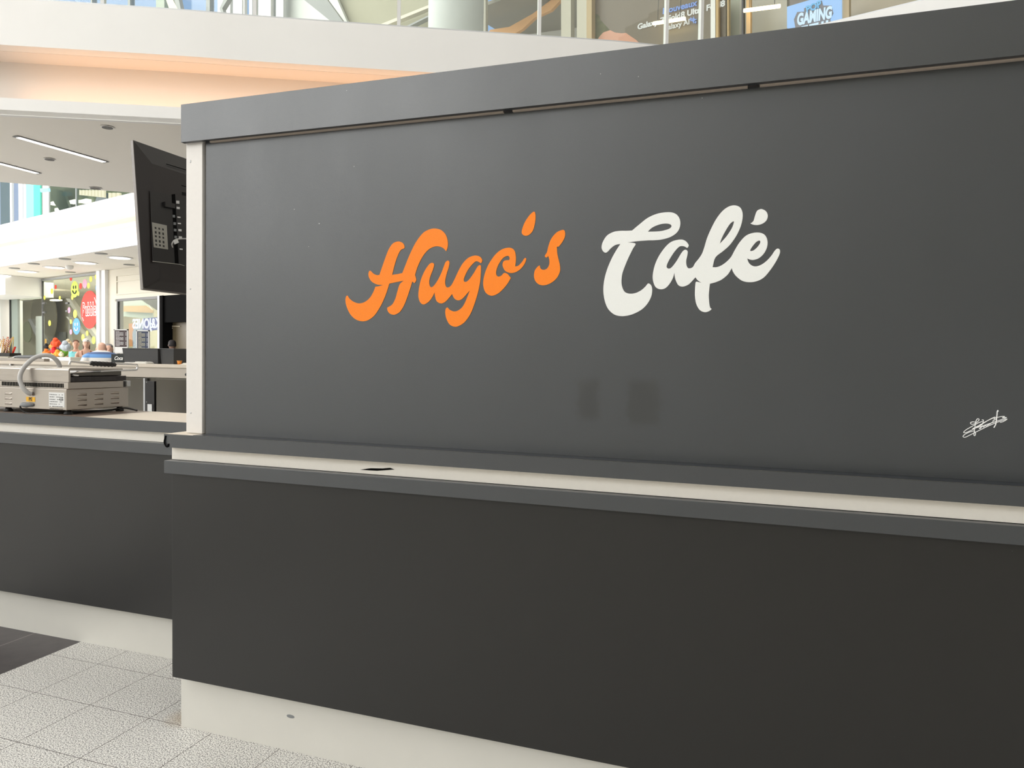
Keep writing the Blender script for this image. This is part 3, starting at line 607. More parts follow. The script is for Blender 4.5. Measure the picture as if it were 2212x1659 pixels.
# two perforated black baskets
def basket(px0, px1, pyt, pyb, Y, dpt, label):
    t = thing('basket', label, 'basket', group=None)
    a = atY(px0, pyt, Y).x; b = atY(px1, pyt, Y).x; zt = atY((px0+px1)/2, pyt, Y).z; z0 = ztop+.001; tp = .012
    bm = bmesh.new()
    bot = [(a+tp, Y+tp), (b-tp, Y+tp), (b-tp, Y+dpt-tp), (a+tp, Y+dpt-tp)]; top_ = [(a, Y), (b, Y), (b, Y+dpt), (a, Y+dpt)]
    v0 = [bm.verts.new((x, y, z0)) for x, y in bot]; v1 = [bm.verts.new((x, y, zt)) for x, y in top_]
    for k in range(4): bm.faces.new((v0[k], v0[(k+1) % 4], v1[(k+1) % 4], v1[k]))
    bm.faces.new(v0); o = link('tub', bm, M['gplas2'], t); s = o.modifiers.new('wall', 'SOLIDIFY'); s.thickness = .003; s.offset = 1
    rim = bmesh.new(); tube(rim, [(a, Y, zt), (b, Y, zt), (b, Y+dpt, zt), (a, Y+dpt, zt), (a, Y, zt)], .006, 8); link('rim', rim, M['gplas2'], t)
    hl = bmesh.new(); nx = int((b-a)/.022)
    for i in range(nx):
        for j in range(3):
            x = a+.022+(b-a-.044)*i/(nx-1)+(.008 if j % 2 else 0); z = zt-.03-.022*j
            if z < z0+.01: continue
            yy = Y+tp*(zt-z)/(zt-z0)
            hl.faces.new([hl.verts.new((x+.0035*math.cos(k*math.pi/4), yy-.0005, z+.0035*math.sin(k*math.pi/4))) for k in range(8)])
    link('perforations', hl, M['black'], t)
    return t
M['gplas2'] = mat('dark_grey_basket', (.05, .05, .052), .45)
basket(265, 341, 753.5, 783, 5.08, .26, 'larger dark grey perforated basket, left of the two on the back worktop')
basket(345, 375, 754, 782.5, 5.10, .24, 'smaller dark grey perforated basket, right of the two on the back worktop')
# takeaway cup, folded cloths, tray
c0 = atY(384, 787, 5.06); cb = bmesh.new()
loft(cb, [(c0.x, 5.08, ztop, .016, .016), (c0.x, 5.08, ztop+.030, .020, .020)]); cup = thing('sauce_cup', 'small orange cup on the back worktop by the end post', 'cup')
link('body', cb, mat('orange_cup', (.85, .30, .04), .5), cup, True)
rm = bmesh.new(); tube(rm, [(c0.x+.021*math.cos(t*math.pi/12), 5.08+.021*math.sin(t*math.pi/12), ztop+.031) for t in range(25)], .0022, 6); link('rim', rm, mat('orange_cup_rim', (.9, .42, .10), .5), cup, True)
def cloth(px0, px1, Y, h, label, m, seed):
    random.seed(seed); a = atY(px0, 785, Y).x; b = atY(px1, 785, Y).x; bm = bmesh.new(); nx, ny = 14, 6; g_ = []
    for i in range(nx+1):
        for j in range(ny+1):
            e = min(i, nx-i, 2)/2*min(j, ny-j, 1); z = ztop+.002+e*(h+random.uniform(-.2, .2)*h)
            g_.append(bm.verts.new((a+(b-a)*i/nx+random.uniform(-.002, .002), Y+.16*j/ny, z)))
    for i in range(nx):
        for j in range(ny): bm.faces.new((g_[i*(ny+1)+j], g_[(i+1)*(ny+1)+j], g_[(i+1)*(ny+1)+j+1], g_[i*(ny+1)+j+1]))
    bmesh.ops.subdivide_edges(bm, edges=bm.edges, cuts=1, use_grid_fill=True)
    b0 = [v for v in bm.verts]; o = link('folded_cloth', bm, m, None, True); s = o.modifiers.new('t', 'SOLIDIFY'); s.thickness = .002
    return tag(o, label, 'cloth')
cloth(283, 315, 4.995, .016, 'folded white cloth in front of the larger basket', mat('white_cloth', (.78, .75, .68), .9), 3)
cloth(263, 281, 4.99, .009, 'thin white napkin left of the folded cloth', mat('napkin', (.8, .78, .74), .9), 4)
cloth(388, 412, 5.02, .011, 'white paper wrap right of the orange cup', mat('paper_wrap', (.82, .78, .68), .9), 5)
tag(link('storage_box', B(atY(374, 770, 5.3).x, atY(401, 770, 5.3).x, 5.3, 5.45, ztop+.001, atY(388, 769, 5.3).z), M['blk'], None, bevel=.002), 'low black box right of the smaller basket', 'box')
# round white sign with red letter at the right edge
rs = bmesh.new(); P = atY(404, 762, 5.5); tube(rs, [P, P+Vector((0, .01, 0))], .031, 24); rs_t = thing('round_sign', 'round white price sign with red mark beside the end post', 'sign')
rso = link('disc', rs, M['label'], rs_t); text('print', 'P', M['red'], rso, XZ(P.x-.002, P.y-.001, P.z), .04, .0003, .001)
pr_ = bmesh.new(); tube(pr_, [(P.x, P.y+.005, ztop), (P.x, P.y+.005, P.z-.028)], .003, 8); link('stem', pr_, M['label'], rs_t)
# menu boards standing on the back worktop
def menu(px0, px1, py0, py1, Y, label, facecol, white_foot, title_rows, yellow=False):
    t = thing('menu_board', label, 'menu board'); a = atY(px0, py0, Y); b = atY(px1, py1, Y); bm = bmesh.new()
    w_ = .012
    for (x0, x1, z0, z1) in ((a.x, a.x+w_, b.z, a.z), (b.x-w_, b.x, b.z, a.z), (a.x, b.x, a.z-w_, a.z), (a.x, b.x, b.z, b.z+w_)): box(bm, x0, x1, Y, Y+.012, z0, z1)
    link('frame', bm, M['label'], t, bevel=.001)
    sh = link('sheet', B(a.x+w_, b.x-w_, Y+.004, Y+.010, b.z+w_, a.z-w_), facecol, t); zt = a.z-w_-.012; hgt = (a.z-b.z)
    lo = b.z+(hgt*.30 if white_foot else .02); tx = bmesh.new(); tp_ = bmesh.new(); r = 0
    while zt > lo:
        x = a.x+w_+.010; lim = a.x+(b.x-a.x)*(.68 if r % 4 else .40)
        while x < lim:
            l_ = random.uniform(.008, .024); box(tx, x, min(x+l_, lim), Y+.003, Y+.004, zt-.0022, zt+.0022); x += l_+.004
        if r % 4: box(tp_, b.x-w_-.02, b.x-w_-.010, Y+.003, Y+.004, zt-.0022, zt+.0022)
        zt -= .0115; r += 1
    lab(link('menu_lines', tx, M['ink'] if not yellow else mat('pale_print', (.75, .72, .5), .6), sh), 'rows of small printed menu lines')
    link('price_column', tp_, M['ink'], sh)
    if white_foot: lab(link('picture_strip', B(a.x+w_, b.x-w_, Y+.002, Y+.004, b.z+w_, b.z+hgt*.27), M['ink'], sh), 'white strip at the foot')
    fb_ = bmesh.new(); box(fb_, a.x+.02, b.x-.02, Y, Y+.06, ztop, ztop+.008); box(fb_, (a.x+b.x)/2-.01, (a.x+b.x)/2+.01, Y+.013, Y+.02, ztop, b.z+.05); link('stand', fb_, M['dgrey'], t)
    return t
menu(245.5, 276, 711, 764, 5.50, 'menu board with brown sheet and white foot, left of the two on the worktop', mat('brown_menu', (.06, .035, .04), .5), True, 3)
menu(294, 322, 713, 757, 5.50, 'menu board with dark blue sheet, right of the two on the worktop', mat('blue_menu', (.03, .045, .10), .5), False, 3, True)
# dark cooler with white script below the left menu
P0, P1 = atY(240, 768, 5.3), atY(268, 785, 5.3)
ck = thing('drinks_crate', 'dark box with white script lettering left of the larger basket', 'box'); link('body', B(P0.x, P1.x, 5.3, 5.44, ztop, atY(250, 765, 5.3).z), M['cloth_k'], ck, bevel=.003)
text('lettering', 'Coca', M['ink'], ck, XZ((P0.x+P1.x)/2+.01, 5.299, atY(256, 774, 5.3).z), .05, .0004, .001, .4)
# straws and spoons in a black box, at the far left of the worktop
sbx = thing('straw_holder', 'black holder of candy-striped straws at the left end of the back worktop', 'holder')
xs0, xs1 = atY(-12, 762, 5.15).x, atY(27, 762, 5.15).x; zb = atY(10, 769, 5.15).z
link('box', B(xs0, xs1, 5.12, 5.24, ztop+.04, zb+.03), M['blk'], sbx, bevel=.003); link('pale_base', B(xs0-.02, xs1+.01, 5.10, 5.26, ztop, ztop+.04), M['cream'], sbx, bevel=.003)
def candy_mat():
    m = mat('striped_straw', (.85, .8, .7), .5); L = m.node_tree.links; b = m.node_tree.nodes['Principled BSDF']
    g = nd(m, 'ShaderNodeNewGeometry'); wv = nd(m, 'ShaderNodeTexWave'); wv.inputs['Scale'].default_value = 26; wv.bands_direction = 'DIAGONAL'; L.new(g.outputs['Position'], wv.inputs['Vector'])
    k = math_(m, 'GREATER_THAN', wv.outputs['Fac'], .55); mx = nd(m, 'ShaderNodeMix'); mx.data_type = 'RGBA'; L.new(k, mx.inputs[0]); mx.inputs[6].default_value = (.88, .80, .66, 1); mx.inputs[7].default_value = (.80, .16, .06, 1)
    L.new(mx.outputs[2], b.inputs['Base Color']); return m
CM = candy_mat(); YM = mat('yellow_straw', (.85, .62, .22), .5); random.seed(5)
for k in range(18):
    x = xs0+.02+(xs1-xs0-.05)*random.random()*.8; y = 5.14+.07*random.random(); tx_ = random.uniform(-.01, .085); ln = random.uniform(.15, .185)
    s = bmesh.new(); tube(s, [(x, y, ztop+.05), (x+tx_, y+random.uniform(-.02, .02), ztop+.05+ln)], .0042, 8)
    tag(link('straw', s, CM if k % 3 else YM, None, True), 'striped paper straw standing in the black holder', 'straw', 'paper straws in the black holder') if k % 3 else tag(link('straw', s, YM, None, True), 'yellow paper straw standing in the black holder', 'straw', 'yellow straws in the black holder')
for k in range(2):
    s = bmesh.new(); x = xs1-.035+.012*k; tube(s, [(x, 5.17, ztop+.06), (x+.04, 5.17, ztop+.135)], .005, 8); tag(link('stirrer', s, M['red'], None, True), 'red plastic stirrer in the black holder, %s of two' % ('left', 'right')[k], 'stirrer', 'red stirrers in the black holder')
# second griddle with lifted dark lid on the worktop, far left
gr = thing('crepe_griddle', 'low steel griddle with dark lid bar behind the contact grill', 'griddle')
xa, xb = atY(-20, 790, 4.995).x, atY(96, 790, 4.995).x
link('body', B(xa, xb, 4.99, 5.05, ztop, ztop+.028), M['steel'], gr, bevel=.003)
lb_ = bmesh.new(); tube(lb_, [atY(32, 771, 5.03), atY(40, 770.5, 5.03), atY(74, 770.5, 5.03), atY(88, 773, 5.03)], [.010, .014, .014, .010], 12); link('lid_bar', lb_, M['gplas'], gr, True)
ar = bmesh.new(); tube(ar, smooth_path([atY(-10, 781, 5.02), atY(10, 777, 5.02), atY(32, 771, 5.02)], 4), .006, 8); link('arm', ar, M['chrome'], gr, True)
ar = bmesh.new(); tube(ar, [atY(66, 780, 5.01), atY(88, 778, 5.01), atY(97, 776.5, 5.01)], [.006, .007, .010], 8); lab(link('handle', ar, M['lgrey'], gr, True), 'pale tube handle')
kk = bmesh.new(); ellipsoid(kk, atY(23, 786, 5.0), .014, .01, .02); link('knob', kk, M['chrome'], gr, True)

# ------------------------------------------------------------------ far shops at ground level (wall plane c = 8.8)
C0 = 8.8; Zup = Vector((0, 0, 1))
def fquad(name, pts, m, c, t, parent=None, kind=None, label=None):
    """prism standing on the wall plane NF.p=c, outline from the photograph, depth t going away"""
    bm = bmesh.new(); prism(bm, [atc(x, y, c) for x, y in pts], NF*t); o = link(name, bm, m, parent)
    if kind: o['kind'] = kind
    if label: o['label'] = label
    return o
def wallf(name, s0, s1, z0, z1, m, c, t, parent=None, kind='structure'):
    bm = bmesh.new(); frame_box(bm, Vector((0, 0, 0)), DF, Zup, NF, s0, s1, z0, z1, c, c+t); o = link(name, bm, m, parent)
    if kind: o['kind'] = kind
    return o
def sx_(px, py, c=C0): return atc(px, py, c).dot(DF)
S0, S1 = sx_(92, 700), sx_(215, 700)
# confectioner's shop: glazing, interior
sw1 = thing('shop_window', 'tall glass front of the sweet shop with coloured dots and round red sign', 'shop window')
for k, (a, b) in enumerate(((sx_(22, 700), S0), (S0, sx_(142, 700)), (sx_(142, 700), S1))):
    wallf('pane', a+.01, b-.01, .02, 3.08 if k == 0 else 3.56, M['glass'], C0, .012, sw1, None)
wallf('head_frame', S0, S1, 3.52, 3.58, M['grey'], C0-.03, .07, sw1, None)
wallf('side_frame', S0-.02, S0+.02, 0, 3.58, M['dgrey'], C0-.01, .04, sw1, None)
for px, py in ((92.5, 655), (92.5, 675), (142, 655), (142, 672)):
    P = atc(px, py, C0-.02); bm = bmesh.new(); frame_box(bm, P, DF, Zup, NF, -.03, .12, -.025, .025, 0, .05); link('patch_fitting', bm, M['dgrey'], sw1)
# round red sign
P = atc(193, 669, C0-.03); R_ = (atc(193, 628, C0).z-atc(193, 710, C0).z)/2
def disc_on(P, R_, m, name, parent, t=.006, seg=40, label=None):
    bm = bmesh.new(); prism(bm, [P+DF*(R_*math.cos(2*math.pi*k/seg))+Zup*(R_*math.sin(2*math.pi*k/seg)) for k in range(seg)], NF*t); o = link(name, bm, m, parent)
    if label: o['label'] = label
    return o
rd = disc_on(P, R_, M['red'], 'round_sign', sw1, .012, 48, 'round red sign reading Bubble')
TL = FARM(P-NF*.004); 
text('lettering', 'Bubble', M['ink'], rd, TL, .46, .001, .026, 0, 'CENTER', .60); text('lettering', 'Bubble', M['red'], rd, FARM(P-NF*.008), .46, .001, -.001, 0, 'CENTER', .60)
hl = bmesh.new(); tube(hl, [P-NF*.004+(DF*math.cos(t)+Zup*math.sin(t))*R_*.86 for t in (.35+.05*k for k in range(10))], .012, 6); link('highlight_stroke', hl, M['ink'], rd)
hl = bmesh.new(); tube(hl, [P-NF*.004+(DF*math.cos(t)+Zup*math.sin(t))*R_*.86 for t in (3.6+.05*k for k in range(7))], .012, 6); link('highlight_stroke', hl, M['ink'], rd)
random.seed(11)
for px, py, r, m in ((161, 625, .22, 'lime'), (183, 613, .12, 'pink'), (211, 622, .12, 'blue'), (208, 597, .08, 'yellow'), (196, 603, .075, 'yellow'), (191, 617, .075, 'yellow'), (153, 601, .07, 'red'), (174, 618, .08, 'red'),
        (120, 620, .06, 'red'), (112, 629, .08, 'yellow'), (129, 644, .06, 'yellow'), (96, 643, .06, 'yellow'), (156, 642, .07, 'yellow'), (169, 634, .06, 'yellow'), (162, 678, .11, 'yellow'), (165, 705, .22, 'blue'), (149, 670, .08, 'pink'),
        (107, 698, .08, 'yellow'), (153, 695, .06, 'yellow'), (153, 717, .07, 'pink'), (188, 720, .07, 'yellow'), (179, 729, .09, 'yellow'), (202, 735, .1, 'lime'), (214, 710, .09, 'yellow'), (213, 724, .08, 'pink')):
    disc_on(atc(px, py, C0-.012), r, M[m], 'dot_sticker', sw1, .004, 20, m+' dot on the glass')
for px, py, s in ((161, 625, .22), (165, 705, .22)):   # smile marks on the two larger dots
    P = atc(px, py, C0-.018); bm = bmesh.new()
    tube(bm, [P+DF*(s*.5*math.cos(t))+Zup*(s*.5*math.sin(t)) for t in (math.pi+.3+.25*k for k in range(11))], .016, 6)
    for e in (-.3, .3): ellipsoid(bm, P+DF*(s*e)+Zup*s*.25, .02, .01, .05, 8, 6)
    link('smile_mark', bm, M['inkb'] if s == .22 and px == 161 else M['ink'], sw1)
# shop interior
wallf('wall_shop_back', -70, -9.5, 0, 3.6, M['beige'], 12.6, .1)
SI = S0-1.3
isl = [('ceiling_lamp', 0)]
door_ = wallf('door_1', sx_(122, 730, 12.4), sx_(134, 730, 12.4), 0, 2.3, M['grey'], 12.45, .1)
st_ = thing('stair_reflection', 'pale sloping bands standing in for stairs reflected in the sweet shop glass', 'stair_reflection')  # stairs mirrored in the glass, modelled as bands behind it
bm = bmesh.new(); prism(bm, [atc(x, y, 11.4) for x, y in ((142, 645), (150, 645), (214, 735), (214, 748))], NF*.15); link('reflected_band', bm, M['slab'], st_)
bm = bmesh.new(); prism(bm, [atc(x, y, 11.4) for x, y in ((142, 684), (146, 684), (200, 742), (196, 742))], NF*.15); link('reflected_band', bm, M['slab'], st_)
bm = bmesh.new(); prism(bm, [atc(x, y, 11.5) for x, y in ((60, 690), (66, 688), (96, 735), (84, 740))], NF*.15); lab(link('reflected_band', bm, M['lgrey'], st_), 'grey band of the reflected lower flight')
bm = bmesh.new(); prism(bm, [Vector((atc(148, 750, 11.5).x, atc(148, 750, 11.5).y, 0)), Vector((atc(150, 750, 11.5).x, atc(150, 750, 11.5).y, 0)), atc(150, 655, 11.5), atc(148, 655, 11.5)], NF*.1); link('reflected_post', bm, M['lgrey'], st_)
area('shop_light', tuple(NF*10.9+DF*(S0+2.2)+Zup*3.5), tuple(NF*10.9+DF*(S0+2.2)), 9, 2.6, 4.5, (1, .95, .82))
# circular motif on back wall
mo = tag(disc_on(atc(93, 686, 12.2), 1.15, mat('taupe_disc', (.36, .33, .25), .7), 'wall_disc', None, .05, 48), 'large taupe disc on the wall inside the sweet shop', 'wall decoration')
mo2 = tag(disc_on(atc(58, 717, 12.2), .42, M['lime'], 'wall_disc', None, .05, 32), 'small pale green disc on the wall inside the sweet shop', 'wall decoration')
mo2.data.materials[0] = mat('pale_green_disc', (.45, .47, .32), .7)
for px, py, lb in ((187, 609, 'right'), (205, 603, 'farthest right'), (114, 648, 'middle'), (54, 645, 'left')):
    P = atc(px, py, 10.6); bm = bmesh.new(); frame_box(bm, P, DF, Zup, NF, -.22, .22, -.02, .02, 0, .2); 
    t_ = thing('ceiling_light', 'glowing slot light inside the sweet shop, %s one of four' % lb, 'light', group='slot lights inside the sweet shop'); link('diffuser', bm, M['lamp'], t_)
    bm = bmesh.new(); frame_box(bm, P, DF, Zup, NF, -.2, -.17, .02, 3.6-P.z, .08, .1); link('hanger', bm, M['dgrey'], t_)
# sweet display: counter with jars, candy figures
sd = thing('display_counter', 'low glass display counter with pale top inside the sweet shop', 'counter')
a, b = sx_(38, 750, 9.6), sx_(120, 750, 9.6); wallf('cabinet', a, b, 0, .95, M['cream'], 9.6, .6, sd, None); wallf('display_box', a, b-.9, .95, 1.36, M['tint'], 9.6, .6, sd, None)
op_ = thing('poster', 'orange and yellow poster standing in the sweet shop window', 'poster'); pxm = atc(88, 745, 9.56)
link('pole', tube(bmesh.new(), [Vector((pxm.x, pxm.y, 0)), pxm], .015, 8), M['lgrey'], op_)
lb2 = wallf('sheet', sx_(79, 735, 9.5), sx_(98, 735, 9.5), atc(88, 752, 9.5).z, atc(88, 732, 9.5).z, mat('orange_poster', (.85, .42, .10), .5, var=.4, vscale=12), 9.5, .03, op_, None)
random.seed(2)
wt_c = C0-1.6
spec = [((121, 741), .14, (.85, .10, .03)), ((121, 737), .11, (.02, .02, .02)), ((116, 748), .13, (.75, .30, .06)), ((122, 752), .16, (.10, .50, .80)), ((126, 760), .13, (.20, .62, .85)), ((117, 758), .11, (.80, .03, .04)), ((131, 757), .11, (.9, .22, .03)),
        ((121, 766), .13, (.85, .65, .12)), ((101, 765), .12, (.85, .20, .03)), ((101, 759.5), .09, (.02, .02, .02)), ((125, 772), .11, (.90, .35, .05)), ((137, 765), .15, (.22, .52, .06)), ((142, 749), .16, (.45, .50, .55)), ((148, 742), .12, (.80, .62, .40)), ((130, 748), .10, (.55, .20, .30)), ((133, 772), .08, (.85, .80, .55)), ((128, 744), .09, (.80, .10, .12))]
stand = tag(wallf('display_stand', sx_(90, 780, wt_c), sx_(152, 780, wt_c), 0, atc(120, 771, wt_c).z, M['cream'], wt_c, .45, None, None), 'cream stand carrying the soft toys in front of the sweet shop', 'stand')
for k, ((px, py), r, c) in enumerate(spec):
    r *= .72; P = atc(px, py, wt_c+.12+.22*((k*3) % 5)/4); zt_ = atc(120, 771, wt_c).z
    if P.z-r < zt_+.035 or k == 8: P.z = zt_+r*.955
    if k == 8: toy8 = P.copy(), r
    if k == 9: P = toy8[0]+Vector((0, 0, toy8[1]*1.2+r*.8))
    bm = bmesh.new(); ellipsoid(bm, P, r, r*.8, r*.95, 16, 10); ellipsoid(bm, P+Vector((r*.3, -r*.4, r*.75)), r*.55, r*.5, r*.5, 12, 8)
    for e in (-1, 1): ellipsoid(bm, P+Vector((e*r*.75, -r*.4, -.1*r)), r*.32, r*.3, r*.5, 10, 6)
    nm = {0: 'red', 1: 'black', 2: 'ochre', 3: 'blue', 4: 'light blue', 5: 'crimson', 6: 'orange', 7: 'yellow', 8: 'orange', 9: 'black', 10: 'orange', 11: 'green', 12: 'grey', 13: 'tan', 14: 'plum', 15: 'cream', 16: 'scarlet'}[k]
    wh = ['at the top of the pile', 'crowning the pile', 'left in the pile', 'in the middle of the pile', 'below the blue one', 'left of the blue ones', 'at the right edge of the pile', 'low in the pile', 'alone at the left', 'on top of the lone orange one', 'at the foot of the pile', 'right of the pile', 'right of the green one', 'nearest the woman in turquoise', 'behind the blue one', 'at the lower right', 'upper right in the pile'][k]
    tag(link('soft_toy', bm, mat('plush_%s' % nm.replace(' ', '_'), c, .9, var=.2, vscale=30), None, True), '%s soft toy %s of sweet shop toys' % (nm, wh) if 'pile' in wh else '%s soft toy %s by the sweet shop' % (nm, wh), 'toy', 'soft toys in front of the sweet shop')

# bulkhead and grey door jamb at the left of the shop
a = sx_(-40, 700); wallf('wall_bulkhead', a, S0-.03, 3.08, 3.6, M['slab'], C0-.9, 1.2)
wallf('wall_left', a, sx_(17, 700), 0, 3.08, M['slab'], C0-.2, .6)
wallf('trim_11', sx_(21.5, 700), sx_(23, 700), 0, 3.08, M['dgrey'], C0-.02, .05)
wallf('trim_12', sx_(23, 700), sx_(36.5, 700), 0, 3.08, M['grey'], C0+.02, .06)
wallf('trim_13', sx_(36.5, 700), sx_(50, 700), 0, 2.6, M['lgrey'], C0+.5, .06)
# white posts between shops
wallf('trim_14', S1, sx_(222, 700), 0, 3.6, M['brightp'], C0-.08, .2)
wallf('trim_15', sx_(222, 700), sx_(226.5, 700), 0, 3.6, M['lgrey'], C0+.05, .1)
wallf('trim_16', sx_(226.5, 700), sx_(234, 700), 0, 3.6, M['brightp'], C0-.08, .2)
zw = 2.865
wallf('wall_shop_front', sx_(234, 700), sx_(249, 700), 0, 3.6, M['cream'], C0, .2)
wallf('wall_panelled', sx_(249, 700), sx_(560, 700), zw, 3.6, M['cream'], C0, .2)
pm = bmesh.new(); sA, sB = sx_(252, 620), sx_(400, 620)
for z0, z1 in ((zw+.10, zw+.13), (3.42, 3.45), (3.28, 3.30)): frame_box(pm, Vector(), DF, Zup, NF, sA, sB, z0, z1, C0-.02, C0)
frame_box(pm, Vector(), DF, Zup, NF, sA, sA+.03, zw+.1, 3.45, C0-.02, C0); struct(link('trim_17', pm, M['cream']))
# clothes shop window and dark doorway
w2 = thing('shop_window', 'grey framed shop window behind the menu boards showing a blue sign reflection', 'shop window')
sa, sb_ = sx_(249, 690), sx_(343, 690)
wallf('pane', sa+.05, sb_, 0, zw-.05, M['glass2'], C0+.02, .012, w2, None)
wallf('head_frame', sa, sb_, zw-.06, zw, M['dgrey'], C0, .06, w2, None)
wallf('side_frame', sa, sa+.06, 0, zw, M['cream'], C0, .06, w2, None); wallf('side_frame', sa+.06, sa+.12, 0, zw, M['dgrey'], C0, .06, w2, None)
wallf('corner_post', sb_-.02, sb_+.10, 0, zw, M['lgrey'], C0-.02, .1, w2, None)
wallf('wall_window_back', sa-.4, sb_+.1, 0, 3.6, mat('window_backing', (.20, .19, .155), .8), 11.2, .1)
for bi, (nm, pts, col, lb) in enumerate((('backdrop', ((265, 648), (312, 646), (330, 672), (330, 690), (265, 683)), (.60, .68, .62), 'pale green slanting backdrop panel inside the window'),
        ('backdrop', ((266, 661), (316, 660), (330, 670), (330, 676), (266, 673)), (.72, .48, .26), 'sand coloured backdrop stripe inside the window'),
        ('backdrop', ((278, 699), (292, 699), (286, 720), (286, 748), (279, 748)), (.72, .33, .16), 'terracotta banner inside the window'),
        ('backdrop', ((292, 699), (308, 697), (306, 752), (287, 752), (286, 720)), (.38, .46, .62), 'pale blue banner inside the window'),
        ('backdrop', ((305, 648), (342, 641), (342, 672)), (.16, .16, .14), 'dark slanting panel in the window corner'))):
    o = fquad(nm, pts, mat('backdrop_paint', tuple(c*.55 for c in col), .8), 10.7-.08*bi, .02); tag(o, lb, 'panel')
bs = fquad('sign_reflection', ((309, 688), (341, 685), (341, 712), (309, 716)), emi('blue_reflection_glow', (.045, .07, .32), .9), 10.2, .04); tag(bs, 'glowing blue panel standing in for a mirrored sign reflected in the shop window', 'sign')  # sign mirrored in the glass, put in as a glowing panel behind it
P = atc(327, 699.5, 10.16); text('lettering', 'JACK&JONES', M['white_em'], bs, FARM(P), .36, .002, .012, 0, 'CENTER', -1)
bs.children[0].data.materials[0] = emi('letter_reflection_glow', (.75, .8, 1), 1.2)
dr = struct(link('door_2', frame_box(bmesh.new(), Vector(), DF, Zup, NF, sb_+.10, sb_+.24, 0, zw, C0-.04, C0+.3), M['black']))
wallf('wall_recess', sb_+.24, sx_(560, 690), 0, zw, M['black'], C0+.35, .1)
wallf('trim_18', sb_+.24, sx_(560, 690), 2.25, zw, M['black'], C0, .1)
ps = fquad('wall_poster', ((350, 693), (404, 696), (404, 790), (350, 790)), mat('olive_poster', (.11, .085, .045), .5, var=.35, vscale=.8), C0+.20, .03); tag(ps, 'dark olive wall poster with pale lines of text in the doorway', 'poster')
fquad('figure', ((350, 714), (356, 716), (361, 722), (365, 735), (366, 752), (360, 772), (350, 776)), mat('poster_brown', (.26, .09, .035), .6), C0+.19, .008, ps)
for k, (x1_, y_) in enumerate(((389, 704.5), (373, 708.5))): fquad('text_line', ((350, y_-1.2), (x1_, y_-.6), (x1_, y_+1.1), (350, y_+1.0)), mat('poster_text', (.42, .36, .26), .6), C0+.185, .008, ps)

# ceiling fittings
def disc_down(P, r, m, th=.012, seg=24):
    bm = bmesh.new(); prism(bm, [P+Vector((r*math.cos(2*math.pi*k/seg), r*math.sin(2*math.pi*k/seg), 0)) for k in range(seg)], Vector((0, 0, -th))); return bm
ds = [((6, 595), 'farthest left'), ((58.5, 586.7), 'second from the left'), ((118, 577.7), 'third from the left'), ((184.5, 568), 'fourth from the left'), ((259, 557), 'nearest the television')]
for (px, py), w_ in ds:
    P = atZ(px, py, 3.598); t_ = thing('downlight', 'round glowing ceiling downlight outside the sweet shop, %s of five' % w_, 'light', group='downlights outside the sweet shop')
    link('trim_ring', disc_down(P, .26, M['brightp'], .006), M['brightp'], t_); link('diffuser', disc_down(P+Vector((0, 0, -.006)), .20, M['lamp'], .006), M['white_em'], t_)
for (px, py), w_, r in (((232, 275), 'nearest the kiosk sign', .045), ((107, 344), 'between the two line lights', .045), ((206, 406.5), 'near the far edge', .06)):
    P = atZ(px, py, 3.598); t_ = thing('ceiling_speaker', 'small dark round ceiling vent under the footbridge, %s' % w_, 'ceiling vent')
    link('ring', disc_down(P, r*1.25, M['slab'], .004), M['slab'], t_); link('grille', disc_down(P+Vector((0, 0, -.004)), r, M['dgrey'], .004), M['dgrey'], t_)
for (px, py), w_ in (((31, 579.5), 'farthest left'), ((73, 569.8), 'second from the left along the edge'), ((140, 559.5), 'third along the edge'), ((218.5, 548), 'nearest the television along the edge'), ((152, 588), 'beside the dome camera'), ((279, 572), 'above the cream panelling')):
    P = atZ(px, py, 3.598); tag(link('ceiling_vent', disc_down(P, .12, M['grey'], .008), M['grey']), 'small grey ceiling disc outside the sweet shop, '+w_, 'ceiling vent', 'small grey ceiling discs outside the sweet shop')
P = atZ(150, 574, 3.6); dm = bmesh.new(); ellipsoid(dm, P-Vector((0, 0, .03)), .09, .09, .07); tag(link('security_camera', dm, M['label'], None, True), 'small white dome camera on the ceiling outside the sweet shop', 'camera')
for (p0, p1, w_) in (((39, 296), (225, 349), 'longer one, in full view'), ((-60, 337), (80, 373.5), 'cut by the left edge of the photo')):
    a, b = atZ(*p0, 3.599), atZ(*p1, 3.599); d = (b-a).normalized(); n2 = Vector((-d.y, d.x, 0)); t_ = thing('line_light', 'slim recessed line light under the footbridge, %s' % w_, 'light')
    bm = bmesh.new(); frame_box(bm, a, d, n2, Vector((0, 0, -1)), -.03, (b-a).length+.03, -.038, .038, 0, .004); link('frame', bm, M['gplas'], t_)
    bm = bmesh.new(); frame_box(bm, a, d, n2, Vector((0, 0, -1)), 0, (b-a).length, -.028, .028, .004, .007); link('diffuser', bm, M['white_em'], t_)

